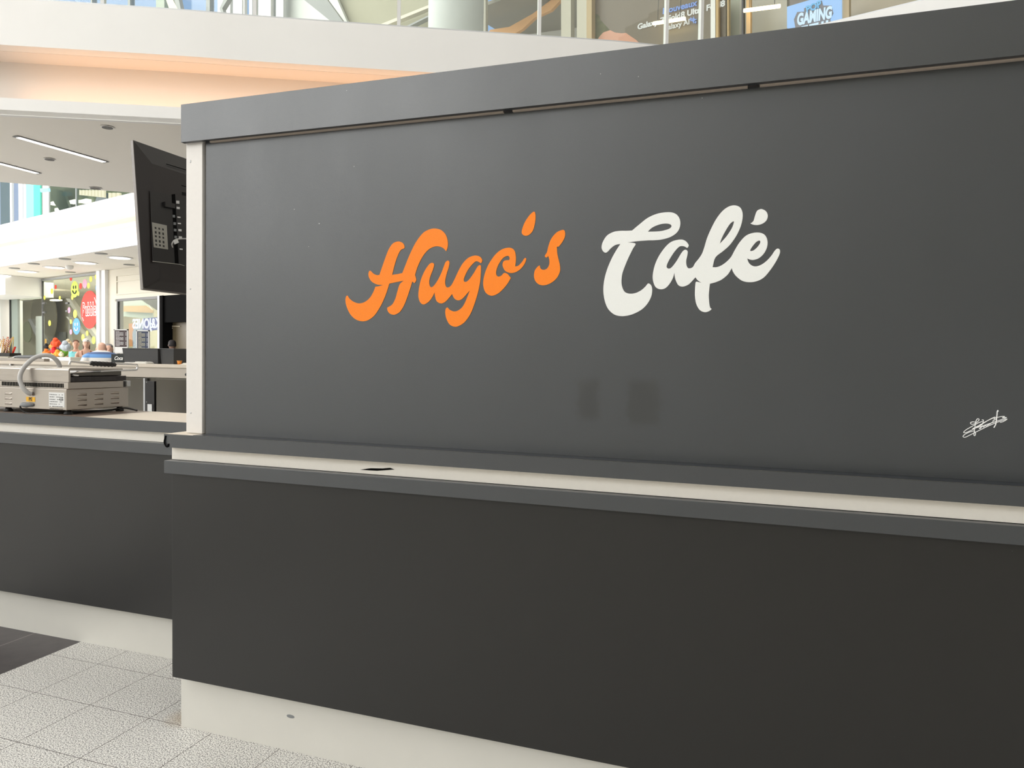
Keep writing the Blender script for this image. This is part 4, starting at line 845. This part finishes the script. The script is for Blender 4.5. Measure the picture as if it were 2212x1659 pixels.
# ------------------------------------------------------------------ upper level
# far upper shopfronts left (seen between footbridge and far parapet)
Cu = 8.8
def up(px, c=Cu): return atc(px, 440, c).dot(DF)
zl = 4.2
wallf('wall_upper', up(-30), up(300), zl, 9.5, mat('sage_shop_wall', (.30, .33, .26), .6, var=.1, vscale=1.5), Cu+1.2, .1)
for k, (a, b, m) in enumerate(((1, 21.5, 'tint'), (52, 60, 'brightp'), (92, 105, 'brightp'), (21.5, 26, 'brightp'), (40, 48, 'brightp'), (48, 52, 'lgrey'), (107, 165, 'tint'), (166, 225, 'tint'), (227, 285, 'tint'))):
    o = wallf('window_%d' % (k+1) if m == 'tint' else 'trim_%d' % (30+k), up(a), up(b), zl, 8.6, M[m], Cu, .05 if m != 'tint' else .012)
tp = wallf('banner', up(60.5), up(77), zl, 6.55, M['teal2'], Cu-.05, .04, None, None); tag(tp, 'pale mint banner, left half of the pair on the upper level', 'banner')
tp = wallf('banner', up(77), up(91), zl, 6.5, M['teal'], Cu-.05, .04, None, None); tag(tp, 'green banner, right half of the pair on the upper level', 'banner')
for px, w_ in ((165.5, .03), (226, .04)): wallf('trim_%d' % int(px), up(px)-w_/2, up(px)+w_/2, zl, 8.6, M['lgrey'], Cu-.02, .06)
P0 = atc(86, 408, Cu-.1); o = fquad('hanging_sign', ((86, 407), (103, 406), (104, 413), (87, 415)), emi('pale_blue_glow', (.45, .75, 1), 1.2), Cu-.3, .06); tag(o, 'small pale blue lit sign above the green banner', 'sign')
xs_ = [(172, 'M'), ]
for k, px in enumerate(range(171, 226, 7)):
    o = fquad('awning_letter', ((px, 410), (px+4.5, 410.5), (px+4.5, 421.5+k*.7), (px, 421+k*.7)), emi('cream_letter', (.95, .92, .62), .8), Cu-.12, .05); tag(o, 'lower end of a cream upper shopfront letter, %s of eight from the left' % ('first', 'second', 'third', 'fourth', 'fifth', 'sixth', 'seventh', 'eighth')[k], 'sign letter', 'cream letters on the upper shopfront')
for k, px in enumerate((234, 243, 252)):
    o = fquad('awning_letter', ((px, 416), (px+6, 416.5), (px+6, 427-k*2.2), (px, 428-k*2)), emi('cream_letter2', (.95, .92, .62), .8), Cu-.12, .05); tag(o, 'lower end of a cream lit letter beside the dark poster, %s of three' % ('leftmost', 'middle', 'rightmost')[k], 'sign letter', 'cream letters beside the dark upper window')
o = fquad('poster', ((212, 414), (231, 417), (231, 437), (205, 437)), mat('dark_teal_poster', (.10, .13, .13), .5), Cu-.06, .03); tag(o, 'dark poster in the upper shop window under the cream letters', 'poster')
for px, py, w_ in ((113, 438, 'leftmost'), (124, 451.5, 'lowest'), (154, 435, 'third from the left'), (179, 433.5, 'rightmost')):
    P = atc(px, py, Cu+1.0); bm = bmesh.new(); frame_box(bm, P, DF, Zup, NF, -.2, .2, -.04, .04, 0, .15); tag(link('slot_light', bm, M['white_em']), 'glowing slot light behind the upper shop glass, %s of four' % w_, 'light', 'slot lights in the upper shops')
o = fquad('mannequin_drape', ((116, 408), (136, 412), (150, 452), (140, 470), (118, 440), (108, 420)), mat('sage_drape', (.25, .29, .24), .7), Cu+.9, .08); tag(o, 'dark sage draped panel in the upper shop window', 'panel')
# upper level, right part above the sign wall: shops on plane Cu
def uq(name, pts, m, c=Cu, t=.05, parent=None, label=None, cat=None, kind=None, group=None):
    o = fquad(name, pts, m, c, t, parent)
    if kind: o['kind'] = kind
    if label: o['label'] = label
    if cat: o['category'] = cat
    if group: o['group'] = group
    return o
def us(px, py=40, c=Cu): return atc(px, py, c).dot(DF)
ZT = 9.0
dark_t = mat('brown_shop_wall', (.22, .19, .145), .6, var=.15, vscale=1.5)
wallf('wall_upper_shop', us(1000), us(2300), zl, 8.2, dark_t, Cu+2.6, .1)
wallf('ceiling_upper_shop', us(1000), us(2300), 6.95, 7.0, mat('shop_ceiling', (.34, .32, .27), .7), Cu+.1, 2.6)
wallf('wall_upper_beige', us(560), us(942), zl, 9.8, mat('khaki_wall', (.36, .345, .26), .7), Cu+.4, .2)
# blue glass wall with white mullions on the left: glazed gable looking at the sky
Yg = 11.6
def gz(name, px0, px1, m, Y=Yg, t=.12, z0=6.5, z1=12.5, kind='structure'):
    a = atY(px0, 20, Y).x; b = atY(px1, 20, Y).x; o = link(name, B(a, b, Y, Y+t, z0, z1), m)
    if kind: o['kind'] = kind
    return o
gz('window_20', -10, 520, glass_mat('sky_glass', (.96, .98, 1), .04), Yg+.05, .012)
k = 40
for a, b, m in ((196, 199, 'grey'), (276, 281, 'grey'), (445, 453, 'grey'), (88, 93, 'grey')): gz('trim_%d' % k, a, b, M[m]); k += 1
gz('trim_%d' % k, 470, 484, M['slab'], Yg-.1); k += 1
gz('trim_%d' % k, 337, 355, mat('sage_column', (.36, .40, .35), .6), Yg-.3, .2); k += 1
for i, (a, b) in enumerate(((485, 497), (503, 523), (524, 528), (538, 545), (558, 585), (596, 612))): gz('trim_%d' % (k+i), a, b, M['slab' if i % 2 == 0 else 'lgrey'], Yg-.2+.03*i, .08)
k += 6
for i, (p, m) in enumerate(((((487, -10), (497, -10), (480, 18), (485, 34), (479, 34), (474, 18)), 'grey'), (((355, -10), (368, -10), (388, 26), (368, 26)), 'cream'), (((372, -10), (384, -10), (392, 26), (386, 26)), 'grey'), (((645, -10), (700, -10), (745, 52), (722, 52)), 'grey'))):
    bm = bmesh.new(); prism(bm, [atY(x, y, Yg-.5) for x, y in p], Vector((0, .1, 0))); struct(link('trim_%d' % (60+i), bm, M[m]))
bm = bmesh.new(); prism(bm, [atY(x, y, Yg+.2) for x, y in ((540, -20), (720, -20), (760, 70), (540, 70))], Vector((0, .1, 0))); struct(link('wall_gable', bm, mat('pale_atrium_wall', (.66, .68, .66), .6)))
# sloping stair rail in front of the khaki wall
for i, p in enumerate((((817, 54), (940, 5), (940, 11), (835, 54)), ((878, 56), (940, 26), (940, 29), (884, 57)))):
    uq('stair_band', p, M['cream'] if i == 0 else M['grey'], Cu+.2, .1, None, ['cream sloping stair string on the khaki upper wall', 'grey sloping handrail below the cream stair string'][i], 'stair string')
# round white column
P = atc(985, 40, 8.0); r = (atc(1030, 40, 8.0)-atc(940, 40, 8.0)).length/2*.97; cb = bmesh.new(); tube(cb, [(P.x, P.y, 4.2), (P.x, P.y, 10)], r, 48)
tag(link('column', cb, mat('column_paint', (.66, .69, .69), .6), None, True), 'thick round white column on the upper level', 'column')
# pendants with yellow rims
for (px, py), w_ in (((1082, 47), 'lower left one'), ((1125, 12), 'upper right one')):
    P = atc(px, py, Cu+1.2); t_ = thing('pendant_lamp', 'round glowing pendant lamp with yellow rim on the upper level, %s' % w_, 'lamp')
    bm = bmesh.new(); loft(bm, [(P.x, P.y, P.z-.05, .085, .085), (P.x, P.y, P.z+.02, .085, .085), (P.x, P.y, P.z+.09, .05, .05)], 24); link('shade', bm, mat('yellow_enamel', (.75, .60, .12), .5), t_, True)
    link('bulb', disc_down(P-Vector((0, 0, .05)), .072, None, .01), M['lamp'], t_); cd = bmesh.new(); tube(cd, [P+Vector((0, 0, .09)), Vector((P.x, P.y, 6.95))], .006, 6); link('cord', cd, M['dgrey'], t_)
for i, (y0, y1) in enumerate(((13, -2), (17.5, 3))):
    bm = bmesh.new(); tube(bm, [atc(1040, y0, Cu+1.4), atc(1190, y0-17, Cu+1.4)], .018, 8); tag(link('ceiling_pipe', bm, M['label'], None, True), ['upper', 'lower'][i]+' white pipe crossing behind the pendant lamps', 'pipe')
# orange drape
uq('fabric_swoosh', ((1045, 76), (1060, 64), (1100, 58), (1150, 30), (1190, 0), (1215, -5), (1190, 22), (1155, 38), (1128, 63), (1104, 77)), mat('peach_fabric', (.74, .42, .20), .7), Cu+.5, .06, None, 'peach fabric swoosh curving down behind the upper glass', 'drape')
# pilasters
for a, b, m, w_ in ((1212, 1233, 'cream', 'left'), (1246, 1267, 'cream', 'right')):
    uq('pilaster', ((a, -15), (b, -15), (b, 110), (a, 110)), M[m], Cu-.1, .1, None, 'cream pilaster on the upper level, %s one of the pair' % w_, 'pilaster', None, 'cream pilasters on the upper level')
uq('pilaster', ((1267, -15), (1278, -15), (1278, 110), (1267, 110)), mat('tan_side', (.55, .42, .25), .6), Cu-.1, .1, None, 'tan return beside the right cream pilaster', 'pilaster')
# dark advertising screen: sleeve, hand, words
ad = thing('advert_screen', 'large dark brown advertising panel with sleeve, hand and words', 'advertisement')
uq('panel', ((1279, -15), (1568, -15), (1568, 120), (1279, 120)), mat('advert_brown', (.20, .165, .125), .35, var=.08, vscale=2), Cu+.012, .04, ad)
uq('sleeve', ((1279, 24), (1295, 34), (1296, 42), (1318, 66), (1300, 74), (1288, 90), (1279, 92)), mat('khaki_sleeve', (.15, .15, .085), .8, var=.5, vscale=14), Cu+.009, .003, ad)
uq('hand', ((1288, 92), (1294, 80), (1303, 70), (1318, 65), (1328, 70), (1342, 72), (1352, 71), (1362, 78), (1374, 86), (1385, 97), (1385, 104), (1288, 104)), mat('poster_skin', (.68, .36, .26), .6, var=.06, vscale=5), Cu+.006, .003, ad)
def utext(body, px, py, px2, py2, m, size, off, parent, c=Cu-.0):
    """words running from one point to the other on the upper wall plane"""
    A, B_ = atc(px, py, c), atc(px2, py2, c); cu = bpy.data.curves.new('t', 'FONT'); cu.body = body; cu.size = size; cu.offset = off; cu.extrude = .002; cu.align_y = 'CENTER'
    U_ = (B_-A).normalized(); V_ = Zup; N_ = U_.cross(V_).normalized(); V_ = N_.cross(U_)
    o = bake('lettering', cu, m, parent, Matrix.Identity(4)); w_ = max(v.co.x for v in o.data.vertices); o.data.transform(mtx_of(A, U_, V_) @ Matrix.Diagonal(((B_-A).length/w_, 1, 1, 1))); return o
wl = emi('white_letters', (.93, .92, .9), .9); bl = emi('blue_letters', (.28, .42, .90), .9)
utext('Nouveaux', 1431, 25, 1506, 6, bl, .105, .0025, ad); utext('Galaxy Z Fold8 Ultra Fold8', 1377, 59, 1566, 7, wl, .098, .003, ad); utext('Galaxy AI', 1433, 62, 1489, 47, wl, .095, .001, ad)
spk = bmesh.new()
for (px, py, s) in ((1498, 43, .045), (1492, 41, .028), (1502, 48, .02)):
    P = atc(px, py, Cu-.01); prism(spk, [P+(DF*math.cos(k*math.pi/4)+Zup*math.sin(k*math.pi/4))*(s if k % 2 == 0 else s*.36) for k in range(8)], NF*.004)
link('sparkle_mark', spk, bl, ad)
# grey shop wall to the right, tubes, blue screen
uq('wall_grey_shop', ((1568, -15), (1700, -15), (1700, 120), (1568, 120)), mat('grey_green_shop', (.46, .46, .38), .6, var=.1, vscale=2), Cu+.3, .1, None, None, None, 'structure')
for i, p in enumerate((((1411, 51), (1480, 40), (1480, 46), (1411, 57)), ((1607, 23), (1685, 13), (1685, 19), (1607, 29)))):
    A, B_ = atc(*p[0], Cu-.15), atc(*p[1], Cu-.15); t_ = thing('tube_light', 'glowing warm tube light on the upper level, %s' % ['crossing the advertising words' if i == 0 else 'left of the blue game screen'][0], 'light', None, 'warm tube lights on the upper level')
    bm = bmesh.new(); tube(bm, [A, B_], .022, 12); link('tube', bm, M['tube'], t_, True); bm = bmesh.new()
    for f in (.15, .85): tube(bm, [A.lerp(B_, f)+Vector((0, 0, .02)), A.lerp(B_, f)+Vector((0, 0, 1.2))], .004, 6)
    link('hanger', bm, M['dgrey'], t_)
A = atc(1900, -1, Cu-.1)
sg = thing('game_screen', 'pale blue screen with grey outlined game title on the upper level', 'screen')
uq('screen', ((1700, 14.5), (1752, -1), (1817, -20), (1817, 60), (1700, 60)), emi('pale_blue_screen', (.36, .60, .93), .95), Cu-.02, .05, sg)
uq('title_shadow', ((1722, 26), (1737, 25), (1737, 18), (1775, 1), (1778, 12), (1796, 12), (1800, 28), (1793, 42), (1800, 60), (1718, 60), (1715, 42)), mat('title_grey', (.24, .25, .27), .6), Cu-.03, .01, sg)
utext('POP', 1741, 22, 1774, 8, emi('pop_blue', (.22, .55, .85), .9), .105, .004, sg, Cu-.035); utext('GAMING', 1722, 44, 1797, 27, emi('game_letter', (.62, .82, .97), 1), .175, .008, sg, Cu-.035)
for a_, b_ in ((1731, 1745), (1748, 1768), (1774, 1779), (1784, 1789)): uq('letter_top', ((a_, 57-(a_-1731)*.24), (b_, 57-(b_-1731)*.24), (b_, 70), (a_, 70)), emi('game_letter2', (.62, .82, .97), 1), Cu-.035, .004, sg)
uq('wall_tan_shop', ((1817, -60), (2100, -60), (2100, 60), (1817, 60)), mat('tan_shop', (.46, .42, .32), .6, var=.12, vscale=2), Cu+.5, .1, None, None, None, 'structure')
uq('trim_70', ((1822, -30), (1834, -30), (1834, 60), (1822, 60)), mat('tan_frame', (.48, .40, .26), .5), Cu, .1, None, None, None, 'structure')
# shopfront frames on the upper level
for i, (a, b, m) in enumerate(((1042, 1049, 'cream'), (1535, 1545, 'slab'), (1546, 1552, 'tan'), (1571, 1574, 'tan'), (1602, 1606, 'dgrey'), (1612, 1621, 'tan'))):
    mm = M[m] if m in M else mat('bronze_frame', (.55, .38, .18), .4)
    uq('trim_%d' % (71+i), ((a, -15), (b, -15), (b, 100), (a, 100)), mm, Cu-.06, .06, None, None, None, 'structure')
# glass balustrade on the footbridge
bl_ = thing('balustrade', 'glass balustrade with slim pale posts along the footbridge edge', 'balustrade')
def near_at(px):   # point of the parapet line below a given column of the photograph
    best = None
    for (a, b) in zip(nearp, nearp[1:]):
        for t in (0, .25, .5, .75):
            P = Vector((a[0]+(b[0]-a[0])*t, a[1]+(b[1]-a[1])*t, 4.6)); q = P-CAM; X = 1106+F_PX*q.dot(CR)/q.dot(fw)
            if best is None or abs(X-px) < best[0]: best = (abs(X-px), P, (Vector((b[0], b[1], 0))-Vector((a[0], a[1], 0))).normalized())
    return best[1], best[2]
for px in (202, 547, 858, 1160, 1446, 1523):
    P, d = near_at(px); n_ = Vector((-d.y, d.x, 0)); bm = bmesh.new(); frame_box(bm, P+n_*.08, d, Zup, n_, -.016, .016, 0, 1.1, 0, .05); link('post', bm, M['label'], bl_)
pth = nearp
bm = band(pth, 4.63, 5.66, .10, .008); link('pane', bm, M['glass'], bl_)

# ------------------------------------------------------------------ people beyond the kiosk
def person(px, pytop, D, label, skin, hair, hairstyle, top, topm, facing, bald=False, sleeves=True, shoulder=1.0, legm=None, base=0, drop=0):
    """facing: +1 looks at the photographer, -1 looks away; D is the distance ahead"""
    P = CAM+ray(px, pytop)*D; Hh = P.z-base+drop; c = Vector((P.x, P.y, base)); k = Hh/1.75
    t = thing('person', label, 'person'); bm = bmesh.new(); f = -facing
    to_cam = (CAM-c); to_cam.z = 0; to_cam.normalize(); side = Vector((-to_cam.y, to_cam.x, 0)); fwd = to_cam*facing
    def L(x, y, z):
        if z > 1.50 and drop: y = y+.06; z = z-drop/k
        return c+side*(x*k)+fwd*(y*k)+Vector((0, 0, z*k))
    def ringloft(b, rows, seg=20):
        R = []
        for (z, rx, ry, oy) in rows:
            R.append([b.verts.new(L(rx*math.cos(2*math.pi*i/seg), oy+ry*math.sin(2*math.pi*i/seg), z)) for i in range(seg)])
        for A, B2 in zip(R, R[1:]):
            for i in range(seg): b.faces.new((A[i], A[(i+1) % seg], B2[(i+1) % seg], B2[i]))
        b.faces.new(R[0]); b.faces.new(R[-1][::-1])
    sh = shoulder
    torso = [(.86, .155, .10, 0), (.94, .165, .11, 0), (1.04, .135, .095, 0), (1.15, .145*sh, .105, .005), (1.27, .165*sh, .115, .01), (1.36, .185*sh, .105, 0), (1.42, .165*sh, .085, -.005), (1.455, .10*sh, .07, -.008), (1.475, .06, .06, -.005), (1.53, .052, .055, .0)]
    ringloft(bm, torso)
    ringloft(bm, [(1.515, .035, .045, .015), (1.54, .055, .072, .012), (1.575, .068, .086, .008), (1.62, .075, .095, 0), (1.67, .078, .098, -.004), (1.71, .070, .088, -.008), (1.735, .048, .062, -.010), (1.748, .02, .03, -.010)], 24)
    # nose, brow, ears
    tube(bm, [L(0, .088, 1.645), L(0, .104, 1.615), L(0, .09, 1.605)], [.008*k, .013*k, .008*k], 8)
    for e in (-1, 1):
        ellipsoid(bm, L(e*.078, -.005, 1.625), .012*k, .018*k, .03*k, 10, 8)
        tube(bm, [L(e*.165*sh, 0, 1.39), L(e*.215*sh, -.01, 1.32), L(e*.235*sh, -.015, 1.18), L(e*.245*sh, .0, 1.08), L(e*.235*sh, .05, .96), L(e*.225*sh, .075, .86)], [.052*k, .05*k, .043*k, .038*k, .033*k, .025*k], 12)
        ringp = L(e*.222*sh, .08, .82); ellipsoid(bm, ringp, .032*k, .022*k, .045*k, 10, 8)
        for fi, (ox, ln) in enumerate(((-.022, .062), (-.008, .075), (.007, .072), (.021, .058))): tube(bm, [ringp+side*(ox*k)+Vector((0, 0, -.03*k)), ringp+side*(ox*k)+fwd*(.008*k)+Vector((0, 0, -(.03+ln*.5)*k)), ringp+side*(ox*k)+fwd*(.022*k)+Vector((0, 0, -(.03+ln)*k))], [.0095*k, .009*k, .0075*k], 8)
        tube(bm, [ringp+fwd*(.015*k), ringp+fwd*(.042*k)+Vector((0, 0, -.03*k)), ringp+fwd*(.05*k)+Vector((0, 0, -.055*k))], [.011*k, .01*k, .008*k], 8)
        tube(bm, [L(e*.085, 0, .92), L(e*.10, 0, .72), L(e*.10, .01, .50), L(e*.10, -.005, .32), L(e*.10, -.01, .08)], [.088*k, .078*k, .055*k, .052*k, .036*k], 14)
        tube(bm, [L(e*.10, -.05, .035), L(e*.10, .03, .04), L(e*.105, .14, .028), L(e*.105, .19, .022)], [.034*k, .038*k, .032*k, .018*k], 10)
    o = link('body', bm, skin, t, True); rm_ = o.modifiers.new('join', 'REMESH'); rm_.mode = 'VOXEL'; rm_.voxel_size = .011; rm_.use_smooth_shade = True
    # face features (dark eyes, lips)
    if facing > 0:
        ft = bmesh.new()
        for e in (-1, 1): ellipsoid(ft, L(e*.030, .086, 1.637), .011*k, .008*k, .006*k, 8, 6)
        link('eyes', ft, M['hdark'], o, True); ft = bmesh.new(); ellipsoid(ft, L(0, .085, 1.575), .022*k, .008*k, .006*k, 10, 6); link('lips', ft, M['red2'], o, True)
    # hair
    hb_ = bmesh.new()
    def hairshell(zlo, grow=.010, back=.012):
        rows = [(z, rx+grow, ry+grow, oy-back) for (z, rx, ry, oy) in [(1.60, .072, .088, 0), (1.64, .076, .095, -.004), (1.68, .077, .095, -.008), (1.715, .068, .084, -.010), (1.74, .046, .058, -.012), (1.752, .018, .025, -.012)] if z >= zlo]
        ringloft(hb_, rows, 24)
    if hairstyle == 'short': hairshell(1.60, .008, .016)
    if hairstyle == 'tied':
        hairshell(1.66, .010, .010); ringloft(hb_, [(1.55, .055, .05, -.055), (1.62, .074, .062, -.045), (1.68, .078, .075, -.03)], 20); ellipsoid(hb_, L(0, -.10, 1.70), .035*k, .035*k, .035*k, 12, 8)
    if hairstyle == 'long':
        hairshell(1.66, .010, .010); ringloft(hb_, [(1.36, .075, .03, -.075), (1.45, .085, .04, -.06), (1.55, .088, .055, -.045), (1.62, .086, .066, -.04), (1.68, .084, .08, -.03)], 20)
    if hairstyle: link('hair', hb_, hair, t, True)
    else: hb_.free()
    if hairstyle == 'long' and topm == 'brown':
        cpb = bmesh.new(); ringloft(cpb, [(1.675, .090, .110, -.006), (1.70, .089, .107, -.008), (1.735, .072, .088, -.010), (1.762, .040, .052, -.012), (1.770, .01, .012, -.012)], 24); cp_ = lab(link('cap', cpb, M['capw'], t, True), 'white cap')
        dk = bmesh.new(); ellipsoid(dk, L(.035, .095, 1.70), .018*k, .01*k, .012*k, 8, 6); link('cap_logo', dk, M['hdark'], cp_, True)
    # garment
    gm = bmesh.new(); gr_ = [(z, rx+.012, ry+.012, oy) for (z, rx, ry, oy) in torso if .86 <= z <= top]; gr_[0] = (.86, gr_[0][1]+.01, gr_[0][2]+.01, 0); ringloft(gm, gr_, 24)
    if sleeves:
        for e in (-1, 1): tube(gm, [L(e*.14*sh, 0, 1.385), L(e*.20*sh, -.006, 1.345), L(e*.235*sh, -.012, 1.24), L(e*.247*sh, -.014, 1.14)], [.066*k, .068*k, .062*k, .060*k], 14)
    else:
        for e in (-1, 1): tube(gm, [L(e*.09, .10, top-.02), L(e*.10, .06, 1.42), L(e*.10, -.02, 1.445), L(e*.09, -.08, 1.40), L(e*.08, -.10, top-.03)], .017*k, 8)
    gx_ = link('top', gm, M[topm] if topm in M else M['cloth_b'], t, True); rg = gx_.modifiers.new('join', 'REMESH'); rg.mode = 'VOXEL'; rg.voxel_size = .012; rg.use_smooth_shade = True
    tr = bmesh.new()
    for e in (-1, 1): tube(tr, [L(e*.085, 0, .93), L(e*.10, 0, .72), L(e*.10, .01, .50), L(e*.10, -.005, .32), L(e*.10, -.01, .10)], [.100*k, .092*k, .070*k, .066*k, .058*k], 14)
    ringloft(tr, [(.84, .14, .11, 0), (.90, .175, .12, 0), (.965, .17, .115, 0)], 20); tt = link('trousers', tr, legm or M['jeans'], t, True); rg = tt.modifiers.new('join', 'REMESH'); rg.mode = 'VOXEL'; rg.voxel_size = .014; rg.use_smooth_shade = True
    sho = bmesh.new()
    for e in (-1, 1): tube(sho, [L(e*.10, -.06, .042), L(e*.10, .03, .046), L(e*.105, .15, .034), L(e*.105, .205, .026)], [.038*k, .044*k, .037*k, .022*k], 12)
    for v in sho.verts: v.co.z = max(v.co.z, base)
    link('shoes', sho, M['dgrey'], t, True)
    return t, k
for px, D, w_, lb_x in ((175, 18.2, 1.3, 'low wooden deck the two women stand on outside the sweet shop'), (372, 15.2, .6, 'low wooden deck under the dark-haired person at the doorway')):
    P = CAM+ray(px, 734)*D; bm = bmesh.new(); frame_box(bm, Vector((P.x, P.y, 0)), DF, Zup, NF, -w_, w_, 0, .258, -.35, .30); tag(link('deck', bm, M['wood']), lb_x, 'deck')
M['red2'] = mat('lips', (.45, .12, .10), .5)
person(164, 734, 18.3, 'woman in a turquoise sleeveless top standing facing the camera', M['skin'], M['hbrown'], 'tied', 1.43, 'cloth_t', 1, sleeves=False, base=.26)
person(186.5, 732, 18.0, 'woman in white cap and brown strappy top beside the turquoise one', M['skin2'], M['hbrown'], 'long', 1.34, 'brown', 1, sleeves=False, base=.26)
M['brown'] = M['cloth_b']
bpy.data.objects['person.001'].children  # (second figure keeps its brown top)
zc = (CAM+ray(219, 757)*14).z
M['stripes'] = stripe_mat('striped_polo', [(zc-.07, zc-.03, (.10, .15, .30)), (zc-.14, zc-.07, (.16, .34, .68)), (zc-.40, zc-.33, (.16, .34, .68))], (.80, .78, .74))
person(219, 739.5, 14, 'bald man in a blue and white striped polo shirt seen from behind', M['skin2'], M['hgrey'], None, 1.48, 'stripes', -1, shoulder=1.18, drop=.14)
person(234.5, 742.5, 15.2, 'woman with grey hair and dark top behind the man in stripes', M['skin2'], M['hgrey'], 'long', 1.48, 'cloth_k', 1)
M['camo'] = mat('patterned_shirt', (.28, .33, .32), .8, var=.7, vscale=10)
person(372, 734.5, 15.2, 'person with short dark hair and patterned shirt seen from behind at the doorway', M['skin3'], M['hdark'], 'short', 1.48, 'camo', -1, base=.26)
